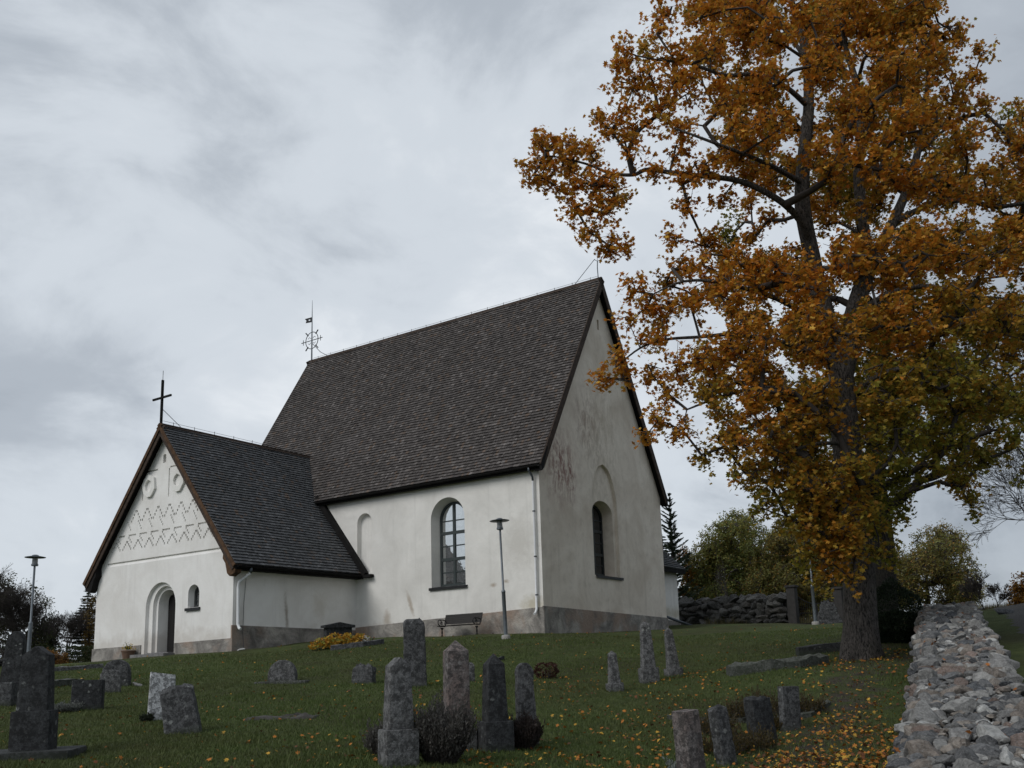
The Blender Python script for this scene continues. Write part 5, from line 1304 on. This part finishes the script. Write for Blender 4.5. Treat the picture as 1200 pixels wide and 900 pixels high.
def cluster(x0, x1, y0, y1, r, n, seed, top=None, dy=3, hue=None):
    rr_ = random.Random(seed); out = []
    for i in range(n):
        x = rr_.uniform(x0, x1); u = (x - (x0 + x1) / 2) / ((x1 - x0) / 2); yt = y0 + (y1 - y0) * (1 - math.sqrt(max(0, 1 - u * u))) * .8
        out.append((x, rr_.uniform(yt, y1), r * rr_.uniform(.7, 1.2), rr_.uniform(-dy, dy), rr_.uniform(0, 1) if hue is None else hue))
    return out
bgtree(868, 728, 60, 'bushy green tree with yellowing leaves behind the boulder wall, nearest the church', [(868, 715, 60), (866, 690, 60), (862, 660, 60), (858, 630, 60)], [.14, .12, .10, .07, .03],
       cluster(815, 922, 610, 716, 17, 66, 1, dy=3), GREEN, (.10, .16), 14, 3, 5, .24, 'green_tree', 31)
bgtree(935, 728, 58, 'olive green tree with orange tints behind the gate, beneath the maple crown', [(935, 715, 58), (938, 690, 58), (935, 650, 58)], [.14, .11, .09, .04],
       cluster(888, 1015, 605, 718, 18, 66, 2, dy=3), OLIVE, (.10, .16), 14, 3, 5, .24, 'olive_tree', 32)
bgtree(1088, 715, 46, 'round olive-brown autumn tree right of the evergreen bush, beyond the stone wall', [(1088, 706, 46), (1086, 685, 46), (1084, 650, 46)], [.12, .10, .08, .03],
       cluster(1046, 1138, 622, 706, 13, 60, 3, dy=2.5), OLIVE, (.08, .13), 18, 3, 4, .2, 'autumn_tree', 33)
bgtree(806, 728, 58, 'small bright orange tree between the pine and the green tree', [(806, 715, 58), (806, 690, 58), (806, 670, 58)], [.12, .1, .08, .03],
       [(800, 650, 7, 0, 0), (804, 665, 7, 0, 0), (812, 705, 8, 0, 0), (820, 715, 9, 0, 0), (803, 690, 7, 0, .3), (808, 678, 6, 0, .3), (830, 715, 8, 0, .4)], ORNG, (.09, .14), 30, 3, 4, .2, 'small_orange_tree', 34)
bgtree(1199, 712, 38, 'small orange-leaved bush at the right edge beyond the road', [(1199, 705, 38), (1199, 690, 38)], [.08, .06, .03],
       [(1195, 690, 9, 0, 0), (1205, 682, 11, 0, 0), (1188, 702, 7, 0, .2), (1200, 705, 10, 0, .2), (1212, 695, 12, 0, 0)], ORNG, (.08, .12), 50, 3, 4, .15, 'orange_bush', 35, cat='bush')
bgtree(20, 778, 48, 'half-bare dark bushy tree behind the left park lamp', [(20, 765, 48), (18, 740, 48), (10, 710, 48), (5, 690, 48)], [.25, .2, .17, .13, .05],
       [(x, y, r, d, h) for x, y, r, d, h in [(0, 680, 10, 0, .5), (15, 700, 13, 0, .3), (-5, 715, 20, 0, .2), (22, 725, 14, 1, .2), (5, 745, 20, 0, .1), (30, 748, 12, 0, .1), (45, 735, 8, 0, .5), (-25, 700, 25, 0, .3), (-30, 740, 25, 0, .2), (40, 758, 10, 0, .2), (15, 762, 14, 0, .2), (52, 705, 6, 0, .8), (35, 692, 7, 0, .8)]], ((.045, .058, .028), (.08, .085, .035), (.15, .12, .035)), (.08, .14), 17, 3, 3.6, .24, 'half_bare_tree', 36)
bgtree(58, 778, 52, 'dark green bush right of the left park lamp', [(58, 770, 52), (56, 755, 52)], [.15, .12, .05],
       [(50, 735, 9, 0, 0), (58, 728, 7, 0, .2), (44, 750, 11, 0, 0), (62, 745, 9, 0, 0), (55, 758, 10, 0, 0), (38, 765, 10, 0, .2)], ((.035, .05, .024), (.05, .062, .026), (.08, .08, .03)), (.09, .13), 40, 3, 5, .2, 'dark_bush', 37, cat='bush')
bgtree(104, 775, 50, 'slender yellow-brown autumn tree beside the porch corner', [(104, 765, 50), (104, 740, 50), (105, 710, 50)], [.1, .08, .06, .03],
       [(106, 762, 5, 0, 0), (108, 748, 5, 0, 0), (109, 732, 4.5, 0, 0), (111, 716, 4, 0, .3), (111, 702, 3, 0, .4)], ((.15, .095, .03), (.08, .075, .025), (.2, .12, .03)), (.08, .12), 60, 3, 5, .18, 'slender_tree', 38)
bgtree(62, 782, 42, 'low orange and red-brown shrub near the left gravestones', [(62, 778, 42), (62, 772, 42)], [.05, .04, .02],
       [(58, 770, 5, 0, 0), (66, 771, 5, 0, .2), (52, 774, 5, 0, 0), (72, 774, 5, 0, .5)], ((.22, .10, .025), (.10, .06, .02), (.3, .16, .03)), (.06, .09), 120, 3, 5, .12, 'low_shrub', 39, cat='bush')
# hedge left of porch and grassy bank at right
def leafbank(name, label, cat, ells, n, size, hue, seed, mat_='leaf', shape=OVAL, up=.5, kind=None):
    rs = np.random.RandomState(seed); c0 = np.array(ells[0][0]); o = thing(name, label, cat, (c0[0], c0[1], g1(c0[0], c0[1])))
    tot = sum(e[1][0] * e[1][2] + e[1][0] * e[1][1] for e in ells); LP = []
    for c, r in ells:
        m = int(n * (r[0] * r[2] + r[0] * r[1]) / tot); d = rs.normal(size=(m, 3)); d /= np.linalg.norm(d, axis=1)[:, None]; ph = rs.uniform(0, 6, 3)
        k = rs.uniform(.80, 1.0, m) ** .5 * (1 + .07 * np.sin(d[:, 0] * 7 + ph[0]) + .06 * np.sin(d[:, 2] * 9 + ph[1]) + .05 * np.sin(d[:, 1] * 13 + ph[2])) + rs.normal(0, .025, m)
        LP.append(np.array(c) + d * np.array(r) * k[:, None])
    P = np.concatenate(LP) - np.array(o.location); A, B = np.array(hue[0]), np.array(hue[1]); g = rs.rand(len(P), 1) ** 1.5
    leafmesh('foliage', P, rs.uniform(size[0], size[1], len(P)), (A * (1 - g) + B * g) * rs.uniform(.6, 1.2, (len(P), 1)), M[mat_], o, shape, up, rs)
    mb = MB()
    for k in range(7):
        a = k * .9; c, r = ells[0]; mb.tube([(.05 * math.cos(a), .05 * math.sin(a), -.1), (r[0] * .35 * math.cos(a), r[1] * .35 * math.sin(a), r[2] * 1.0)], [.03, .008], 5)
    mb.build('stems', M['twig'], o)
    return o
def C3(px, py, Y): return at(px, py, Y)
p = C3(1046, 711, 25.5); zg = g1(p[0], p[1]); hb = p[2] - zg
leafbank('evergreen_bush', 'dense dark green clipped evergreen bush between the maple trunk and the stone wall', 'bush', [((p[0], p[1], zg + .78), (.72, .70, .86)), ((p[0] + .05, p[1], zg + .35), (.74, .72, .5))], 26000, (.035, .06), ((.012, .022, .011), (.034, .052, .022)), 41, up=.3)
p = C3(92, 768, 46); leafbank('hedge', 'low green hedge on the bank left of the porch', 'hedge', [((p[0] + dx, p[1] + dx * .2, p[2] - .2), (1.2, .9, .75)) for dx in (-1.6, -.5, .6, 1.7)], 9000, (.06, .10), ((.020, .032, .010), (.045, .055, .016)), 42)
p = C3(640, 783, 22.8); leafbank('small_bush', 'small red-brown leafless-looking bush on the lawn right of mid picture', 'bush', [((p[0], p[1], g1(p[0], p[1]) + .18), (.32, .28, .22))], 900, (.04, .07), ((.055, .022, .018), (.10, .05, .03)), 43)
# bare trees: recursive twigs
def bare(px, py, Y, label, h, spread, seed, name='bare_tree', lean=(0, 0), r=.10, depth=5, group=None, nb=(3, 4), cat='tree', startk=.35):
    rr_ = random.Random(seed); p = at(px, py, Y); z = g1(p[0], p[1]); t = thing(name, label, cat, (p[0], p[1], z), 0, group)
    A = []; B = []; RA = []; RB = []
    def rec(p, d, l, r, k):
        n = 4; q = p.copy(); dd = d.copy()
        for i in range(n):
            dd = (dd + Vector((rr_.gauss(0, .12), rr_.gauss(0, .12), rr_.gauss(.03, .08)))).normalized(); e = q + dd * l / n; r2 = r * (1 - .12)
            A.append(tuple(q)); B.append(tuple(e)); RA.append(r); RB.append(r2); r = r2; q = e
            if k > 0 and i >= 1:
                for _ in range(rr_.choice(nb) - 2 if i < n - 1 else rr_.choice(nb) - 1):
                    ax = Vector((rr_.gauss(0, 1), rr_.gauss(0, 1), rr_.gauss(0, .5))); ax = (ax - dd * ax.dot(dd)).normalized(); a = rr_.uniform(.35, .9) * spread
                    rec(q.copy(), (dd * math.cos(a) + ax * math.sin(a)).normalized(), l * rr_.uniform(.55, .8), r * .6, k - 1)
    rec(Vector((0, 0, -.2)), Vector((lean[0], lean[1], 1)).normalized(), h * startk, r, depth)
    RA = np.maximum(RA, .006); RB = np.maximum(RB, .005); A = np.array(A); B = np.array(B); k = A[:, 2] < h * startk
    tubes('trunk', A[:4], B[:4], RA[:4], RB[:4], M['dark_bark'], t, 8); tubes('branches', A[4:], B[4:], RA[4:], RB[4:], M['twig'], t, 4); print(label, len(A))
bare(1262, 715, 34, 'bare dark tree reaching into the picture from the right edge', 8.5, 1.0, 3, lean=(-.12, 0), r=.15, depth=5)
bare(1154, 712, 36, 'bare upright shrub beyond the far end of the stone wall', 2.2, .7, 5, 'bare_shrub', r=.03, depth=4, cat='shrub', startk=.3)
bare(1168, 712, 37, 'second small bare shrub just right of the upright one beyond the wall', 1.7, .7, 6, 'bare_shrub', r=.025, depth=4, cat='shrub', startk=.3)
bare(74, 775, 50, 'pale bare tree with fine twigs left of the conifer', 3.9, .95, 8, r=.08, depth=5)
bare(30, 778, 47, 'bare fine-twigged tree rising above the dark trees behind the left lamp', 4.7, .8, 9, r=.06, depth=5)
bare(6, 778, 46, 'bare fine-twigged tree at the very left edge', 5.4, .8, 10, r=.07, depth=5)
bare(858, 728, 53, 'thin pale birch stems behind the boulder wall', 4.2, .4, 14, 'birch', r=.06, depth=3)
# conifers
def conifer(px, py, Y, h, rad, label, seed, name='spruce', hue=((.022, .034, .020), (.05, .07, .036)), sparse=1.0, angle=-.25, group=None):
    rs = np.random.RandomState(seed); p = at(px, py, Y); z = g1(p[0], p[1]); t = thing(name, label, 'conifer', (p[0], p[1], z), 0, group)
    mb = MB(); mb.tube([(0, 0, -.3), (0, 0, h * .5), (0, 0, h)], [.018 * h, .011 * h, .01], 8); mb.build('trunk', M['dark_bark'], t, smooth=True)
    A = []; B = []; ra = []; P = []; Dr = []
    zz = h * .10
    while zz < h * .985:
        f = 1 - zz / h; nb = int(rs.randint(5, 8) * sparse + .5)
        for k in range(nb):
            a = rs.uniform(0, 2 * math.pi); l = rad * (f ** .8) * rs.uniform(.40, 1.15) + .08; d = np.array([math.cos(a), math.sin(a), angle if angle < 0 else angle * (1.2 - f)])
            e0 = np.array([0, 0, zz]); segs = 4; q = e0
            for s_ in range(segs):
                dd = d + np.array([0, 0, .16 * s_]); e = q + dd / np.linalg.norm(dd) * l / segs; A.append(q); B.append(e); ra.append(.012 * (1 - s_ / 6))
                m = int(60 * l / segs * 3) + 10; u = rs.rand(m, 1); side = np.array([-d[1], d[0], 0]); sp = rs.uniform(-1, 1, (m, 1)) * l * .18 * (1 - s_ * .15)
                base = q + (e - q) * u + side * sp + np.array([0, 0, -1]) * np.abs(sp) * .35; P.append(base); dr = d + side * np.sign(sp) * .7 + rs.normal(0, .25, (m, 3)); Dr.append(dr); q = e
        zz += h * rs.uniform(.024, .04) / sparse ** .5
    P = np.concatenate(P); Dr = np.concatenate(Dr); n = len(P); Dr /= np.linalg.norm(Dr, axis=1)[:, None]; Aa, Bb = np.array(hue[0]), np.array(hue[1]); g = rs.rand(n, 1)
    shp = np.array([(-.11, -.5), (.11, -.5), (.07, .2), (0, .5), (-.07, .2)])
    leafmesh('crown', P, rs.uniform(.10, .22, n), (Aa * (1 - g) + Bb * g), M['needle'], t, shp, .8, rs, dirs=Dr); tubes('branches', A, B, ra, np.array(ra) * .7, M['twig'], t, 4); print(label, n)
conifer(99, 776, 54, 4.6, 1.35, 'dark conical spruce left of the porch', 51)
conifer(793, 728, 56, 8.1, 2.1, 'dark pine rising behind the sacristy roof', 52, 'pine', ((.030, .048, .030), (.07, .095, .055)), .75, .42)
conifer(782, 728, 58, 5.9, 2.0, 'lower dark conifer behind the church corner, partly hidden', 53, 'pine', sparse=.9)
conifer(960, 728, 60, 5.6, 2.2, 'dark conifer in the shade behind the gate', 54, 'spruce')
for i, (px, py, Y, h, r_) in enumerate([(30, 790, 120, 9, 3), (84, 785, 130, 7, 2.5), (-40, 790, 110, 12, 3.5)]):
    conifer(px, py, Y, h, r_, ['far spruce low on the horizon behind the left shrubs', 'far small spruce beside the pale bare tree', 'far tall spruce outside the left edge'][i], 60 + i, sparse=.6)

# second, darker maple behind
rs = np.random.RandomState(77)
p2 = at(1040, 742, 28.5); z2 = g1(p2[0], p2[1]); org = np.array([p2[0], p2[1], z2]); m2t = thing('maple_tree', 'second darker maple standing behind the big one, its trunk half hidden by the evergreen bush', 'tree', org)
T2 = Tree(9); tr = [np.array([0, 0, -.4])] + [at(*q) - org for q in [(1040, 730, 28.5), (1038, 690, 28.5), (1036, 640, 28.5), (1030, 590, 28.5), (1025, 540, 28.5), (1028, 480, 28.5), (1035, 420, 28.5), (1040, 350, 28.5)]]; tr_r = [.42, .36, .33, .32, .30, .28, .25, .2, .12]
mb = MB(); tomesh_limb(mb, tr, tr_r, 14, True, 5)
lm = [(L3([]) if 0 else [at(*q) - org for q in [(1034, 605, 28.5), (1052, 585, 28.2), (1075, 566, 28), (1095, 560, 27.8), (1120, 550, 27.6)]], [.16, .13, .10, .08, .04]),
      ([at(*q) - org for q in [(1028, 520, 28.5), (1070, 470, 28.5), (1120, 440, 28.5)]], [.16, .11, .05]), ([at(*q) - org for q in [(1026, 550, 28.5), (980, 510, 28.8), (930, 500, 29)]], [.16, .11, .05])]
for a, b in lm: tomesh_limb(mb, a, b, 8)
mb.build('trunk', M['dark_bark'], m2t, smooth=True)
bs = T2.limb(tr[1:], tr_r[1:])
for a, b in lm: T2.limb(a, b, bs)
b2 = [(1020, 560, 20, 0, .7), (1045, 600, 14, 0, .7), (1125, 565, 16, -.5, .5), (1150, 520, 22, 0, .6), (1110, 500, 28, 0, .7), (1060, 530, 28, 0, .8), (980, 560, 24, 0, .8), (940, 590, 22, 0, .8), (960, 540, 28, 0, .8), (1000, 490, 34, 0, .9), (1060, 440, 36, 0, .8), (1120, 430, 36, 0, .8), (940, 470, 30, 0, .9), (1010, 400, 36, 0, .8), (1170, 470, 28, 0, .7), (1090, 360, 36, 0, .7), (1160, 390, 34, 0, .6), (950, 400, 30, 0, .8)]
LP, LH = grow(T2, [(c - org, r, h or 0) for c, r, h in px_blobs(b2, 28.5)], 34, 4, 6, .2, rs)
leafmesh('crown', LP, rs.uniform(.13, .19, len(LP)), maplecols(LH, rs, len(LP)), M['leaf'], m2t, MAPLE, .75, rs, .5); build_crown(T2, m2t, .005, M['twig'], 4, .47)

# ------------------------------------------------------------------ heather bushes, weeds, plants
def heather(px, py, Y, w, h, n, label, seed, hue=((.075, .075, .065), (.15, .14, .13)), name='heather_bush', cat='bush', thick=.0045, lean=.62):
    rs = np.random.RandomState(seed); p = at(px, py, Y); z = g1(p[0], p[1]); o = thing(name, label, cat, (p[0], p[1], z))
    a = rs.uniform(0, 2 * np.pi, n); rr0 = np.sqrt(rs.rand(n)); tilt = rr0 * lean + rs.normal(0, .08, n); l = h * (rs.uniform(.35, .95, n) + .25 * rs.rand(n) ** 6) * (1 - .18 * rr0) * (1 + .15 * np.sin(a * 3 + seed))
    b = np.c_[np.cos(a) * rr0 * w * .28, np.sin(a) * rr0 * w * .28, np.zeros(n) - .02]; d1 = np.c_[np.cos(a) * np.sin(tilt), np.sin(a) * np.sin(tilt), np.cos(tilt)]
    m = b + d1 * l[:, None] * .55; e = m + (d1 * .55 + np.array([0, 0, .5])) * l[:, None] * .45 + rs.normal(0, .015, (n, 3))
    tubes('stems', np.r_[b, m], np.r_[m, e], np.full(2 * n, thick * .5), np.full(2 * n, thick * .35), M['twig'], o, 3)
    k = 7; f = rs.uniform(.1, 1.08, (n, k, 1)); P = (m[:, None] * (1 - f) + e[:, None] * f + rs.normal(0, .008, (n, k, 3))).reshape(-1, 3); Dr = np.repeat((e - m), k, 0); Dr /= np.linalg.norm(Dr, axis=1)[:, None]
    g = rs.rand(len(P), 1); leafmesh('leaves', P, rs.uniform(.025, .05, len(P)), np.array(hue[0]) * (1 - g) + np.array(hue[1]) * g, M['leaf'], o, DIAM, .2, rs, dirs=Dr + rs.normal(0, .4, Dr.shape)); return o
heather(518, 898, 10.95, .52, .72, 2300, 'large dark greyish heather bush between the two front pillars', 71)
heather(449, 895, 11.4, .34, .50, 350, 'thin grey heather tuft at the left foot of the front grey pillar', 72)
heather(613, 880, 12.5, .40, .48, 1300, 'small dark heather bush between the black obelisk and the rounded stone', 73, ((.030, .022, .020), (.06, .045, .04)))
heather(800, 905, 10.6, .22, .28, 160, 'tuft of silvery leaves at the foot of the reddish pillar', 74, ((.20, .23, .21), (.30, .33, .30)), 'silver_plant', 'plant')
heather(75, 838, 18.6, .8, .22, 420, 'low silvery grey plants beside the broad square black stone', 75, ((.12, .13, .12), (.22, .23, .21)), 'silver_plant', 'plant')
heather(171, 843, 16.8, .25, .2, 120, 'small dark green plant at the foot of the pale slab', 76, ((.015, .022, .012), (.03, .04, .02)), 'grave_plant', 'plant')
weeds = [(842, 870, 12.6, .9, .40), (880, 882, 12.9, .8, .38), (835, 838, 14.9, .9, .42), (870, 828, 16.2, .9, .45), (895, 825, 16.6, .8, .55), (945, 832, 16.6, .7, .40), (910, 850, 15.4, .6, .3)]
wl_ = ['brown weed clump between the reddish pillar and the leaning stone', 'dark weed clump at the foot of the broad split slab', 'dry grass clump left of the pale kerb', 'dry grass clump behind the pale kerb, middle one', 'tall dry grass clump behind the broad slab', 'dry grass clump right of the engraved slab', 'low weed clump between the broad slab and the engraved slab']
for i, (a, b, c, w_, h_) in enumerate(weeds): heather(a, b, c, w_, h_, 260, wl_[i], 80 + i, ((.045, .045, .018), (.11, .075, .028)), 'weed_clump', 'weeds', .005, 1.0)
# yellow hostas by the porch
def flowerbed(name, label, ctrs, n, size, hue, seed, cat='plant', h=.25):
    rs = np.random.RandomState(seed); p = at(*ctrs[0][:3]); o = thing(name, label, cat, (p[0], p[1], g1(p[0], p[1]))); P = []
    for (px, py, Y, w_, hh) in ctrs:
        q = at(px, py, Y); m = n // len(ctrs); a = rs.uniform(0, 2 * np.pi, m); r_ = np.sqrt(rs.rand(m)); z = hh * np.sqrt(np.maximum(0, 1 - r_ ** 2)) * rs.uniform(.3, 1, m) + .03
        P.append(np.c_[q[0] + np.cos(a) * r_ * w_, q[1] + np.sin(a) * r_ * w_ * .7, g1(q[0], q[1]) + z])
    P = np.concatenate(P) - np.array(o.location); A, B, Cc = (np.array(q) for q in hue); u = rs.rand(len(P), 1); col = np.where(u < .5, A, np.where(u < .8, B, Cc)) * rs.uniform(.7, 1.15, (len(P), 1))
    leafmesh('leaves', P, rs.uniform(size[0], size[1], len(P)), col, M['leaf'], o, OVAL, .9, rs, fold=.3)
    mb = MB(); 
    for k in range(12): mb.tube([(rs.uniform(-.2, .2), rs.uniform(-.15, .15), -.05), (rs.uniform(-.4, .4), rs.uniform(-.3, .3), h)], .006, 4)
    mb.build('stalks', M['twig'], o)
flowerbed('yellow_hosta', 'golden yellow autumn hostas heaped beside the porch wall', [(376, 754, 32.2, .42, .42), (392, 753, 32.4, .42, .5), (408, 752, 32.6, .40, .42), (422, 751.5, 33, .35, .36)], 900, (.10, .18), ((.55, .33, .05), (.42, .20, .03), (.35, .36, .08)), 91)
flowerbed('white_flowers', 'little clump of white flowers right of the golden hostas', [(429, 750, 32.6, .16, .30)], 60, (.06, .09), ((.6, .6, .58), (.7, .7, .68), (.06, .09, .03)), 92)
# flower pot by the door
p = ch(-PD - .35, 15.95); z = g1(p[0], p[1]); pot = thing('flower_pot', 'clay pot of small yellow flowers beside the church door', 'flower pot', (p[0], p[1], z))
mb = MB(); mb.lathe([(.19, 0), (.26, .30), (.28, .31), (.28, .36), (.24, .36), (.22, .28)], n=20); mb.build('pot', M['clay_pot'], pot, smooth=True, sharp=.7)
rs = np.random.RandomState(3); P = rs.normal(0, .10, (160, 3)); P[:, 2] = .40 + np.abs(P[:, 2]); u = rs.rand(160, 1)
leafmesh('flowers', P, rs.uniform(.05, .08, 160), np.where(u < .4, np.array([.55, .38, .03]), np.array([.04, .07, .02])), M['leaf'], pot, OVAL, .8, rs)
# loose stones on the lawn
for i, (px, py, Y, s_, lb) in enumerate([(586, 766, 27, .16, 'small pale rock in the grass below the lamp'), (545, 800, 25, .10, 'tiny rock in the grass near the pinkish pillar'), (163, 800, 24, .14, 'small grey rock on the lawn before the porch'), (282, 790, 40, .12, 'flat pale stone under the porch downpipe'), (1177, 716, 30, .30, 'pale boulder beyond the stone wall beside the road')]):
    p = at(px, py, Y); rs = np.random.RandomState(200 + i)
    if i == 3: p = ch(-6.6, Y1 - .45)
    o = stonepile('rock', np.zeros((1, 3)), np.array([[s_, s_ * .8, s_ * .45]]), np.array([.3]), stonecols(rs, 1, 1.4), M['stones'], None, 3, 300 + i); o.location = (p[0], p[1], g1(p[0], p[1]) + s_ * .15); tag(o, lb, 'rock')

# ------------------------------------------------------------------ grass blades and fallen leaves
rs = np.random.RandomState(99)
NB = 350000
Yb = 7.5 + 26 * rs.rand(NB) ** 1.55; Xb = (rs.uniform(-.85, .56, NB)) * Yb
lx = 3.4 + (Yb - 9) * .418
lc_ = (np.stack([Xb, Yb], 1) - CA[:2]); cxx = lc_ @ UX[:2]; cyy = lc_ @ UY[:2]
inch = ((cxx > -.1) & (cxx < W + .1) & (cyy > -.1) & (cyy < L)) | ((cxx > -PD - .1) & (cxx < 0) & (cyy > Y1 - .1) & (cyy < Y2 + .1))
w0, w1 = wear(Xb, Yb)
keep = (Xb < lx - .25) & ~inch & (rs.rand(NB) > w0 * 1.55)
Xb, Yb = Xb[keep], Yb[keep]; Zb = gz(Xb, Yb); n = len(Xb)
hgt = rs.uniform(.022, .055, n) * (1 + .5 * (np.sin(Xb * 1.7) * np.sin(Yb * 1.3) > .4)); wd = rs.uniform(.004, .007, n) * (1 + Yb / 22)
a = rs.uniform(0, np.pi, n); tl = rs.normal(0, .35, (n, 2)) * hgt[:, None]
V = np.stack([np.c_[Xb - np.cos(a) * wd, Yb - np.sin(a) * wd, Zb - .005], np.c_[Xb + np.cos(a) * wd, Yb + np.sin(a) * wd, Zb - .005], np.c_[Xb + tl[:, 0], Yb + tl[:, 1], Zb + hgt]], 1)
g = rs.rand(n, 1); pt = np.clip(np.sin(Xb * .55 + 1.2 * np.sin(Yb * .4))[:, None] * .3 + (np.sin(Xb * 2.3 + 2 * np.sin(Yb * 1.9)) * np.sin(Yb * 2.9 + 1.5 * np.sin(Xb * 1.3)))[:, None] * .35 + .28, 0, 1)
col = (np.array([.054, .084, .022]) * (1 - g) + np.array([.105, .138, .042]) * g) * (1 - pt * .6) + np.array([.085, .078, .036]) * pt * .6
grass = npmesh('grass', V.reshape(-1, 3), np.arange(3 * n), np.full(n, 3), M['blade'], tint=np.repeat(col[:, None], 3, 1).reshape(-1, 3)); tag(grass, 'short mown green grass of the churchyard lawn', 'grass', kind='stuff')
NL = 70000
Yl = 8 + 30 * rs.rand(NL) ** 1.25; Xl = rs.uniform(-.62, .50, NL) * Yl; lx = 3.4 + (Yl - 9) * .418
dens = .05 + .42 * np.exp(-(((Xl - 4.5) / 5.0) ** 2 + ((Yl - 15) / 8.) ** 2)) + .42 * np.exp(-((Xl - lx + 1.0) / 1.1) ** 2) * (Yl < 24)
cl = .5 + .5 * np.sin(Xl * 2.1 + 1.5 * np.sin(Yl * 1.7)) * np.sin(Yl * 2.3 + np.sin(Xl * 1.9)); dens *= .12 + 1.5 * cl ** 2
dens += 1.6 * np.exp(-((Xl - lx + .70) ** 2 / .22 + (Yl - 11.0) ** 2 / .5))
lc_ = (np.stack([Xl, Yl], 1) - CA[:2]); cxx = lc_ @ UX[:2]; cyy = lc_ @ UY[:2]; inch = ((cxx > -.1) & (cxx < W + .1) & (cyy > -.1)) | ((cxx > -PD - .1) & (cyy > Y1 - .1) & (cyy < Y2 + .1))
dens += .5 * np.exp(-((Xl - mp_[0]) ** 2 + (Yl - mp_[1]) ** 2) / 2.2)
keep = (rs.rand(NL) < dens) & (Xl < lx - .1) & ~inch; Xl, Yl = Xl[keep], Yl[keep]; n = len(Xl); Zl = gz(Xl, Yl) + .03 + rs.uniform(0, .02, n)
u = rs.rand(n, 1); col = np.where(u < .4, np.array([.40, .15, .025]), np.where(u < .7, np.array([.48, .28, .04]), np.where(u < .9, np.array([.17, .065, .025]), np.array([.10, .045, .02])))) * rs.uniform(.6, 1.1, (n, 1))
fl = leafmesh('fallen_leaves', np.c_[Xl, Yl, Zl], rs.uniform(.018, .078, n), col, M['fallen'], None, MAPLE, 1.3, rs, fold=.25); tag(fl, 'fallen yellow and orange maple leaves scattered on the grass and soil', 'fallen leaves', kind='stuff')
print('fallen', n)
# a few leaves caught on the stone wall
m = 34; s = rs.uniform(0, LT, m); u = rs.uniform(0, WW, m); c = wl(s); P = np.c_[c[:, 0] + nw[0] * u, c[:, 1] + nw[1] * u, c[:, 2] + .03]
o = leafmesh('wall_leaves', P, rs.uniform(.05, .09, m), np.array([.36, .13, .03]) * rs.uniform(.5, 1.1, (m, 1)), M['fallen'], None, MAPLE, .8, rs); tag(o, 'a few orange leaves caught between the stones on top of the wall', 'fallen leaves', kind='stuff')
# scrubby grass bank behind the far walls
NB = 60000; px = rs.uniform(-30, 42, NB); py = rs.uniform(42, 60, NB); lc_ = (np.stack([px, py], 1) - CA[:2]); cxx = lc_ @ UX[:2]; cyy = lc_ @ UY[:2]; keep = ~((cxx > -.5) & (cxx < 18) & (cyy > -.5) & (cyy < L + .5)) & ~((cxx > -PD - 1) & (cxx < 1) & (cyy > 9) & (cyy < 20)) & ((px > 22) | (py > 47.5)) & (py > 42)
px, py = px[keep], py[keep]; n = len(px); z = gz(px, py); h = rs.uniform(.15, .5, n); a = rs.uniform(0, np.pi, n); wd = .015; tl = rs.normal(0, .12, (n, 2))
V = np.stack([np.c_[px - np.cos(a) * wd, py - np.sin(a) * wd, z], np.c_[px + np.cos(a) * wd, py + np.sin(a) * wd, z], np.c_[px + tl[:, 0], py + tl[:, 1], z + h]], 1); g = rs.rand(n, 1)
col = np.array([.05, .055, .02]) * (1 - g) + np.array([.13, .10, .045]) * g
o = npmesh('rough_grass', V.reshape(-1, 3), np.arange(3 * n), np.full(n, 3), M['blade'], tint=np.repeat(col[:, None], 3, 1).reshape(-1, 3)); tag(o, 'rough dry grass on the bank behind the churchyard walls', 'grass', kind='stuff')

for o in list(church.children_recursive):
    if o.type == 'MESH' and o.name.split('.')[0] in ('verge_board', 'verge_underboard', 'verge_foot', 'gutter', 'eave_board', 'porch_front_plinth', 'door_step', 'lightning_conductor', 'cross_stay', 'vane_pole', 'gable_rod', 'pipe_clip', 'flashing_board'): split(o)
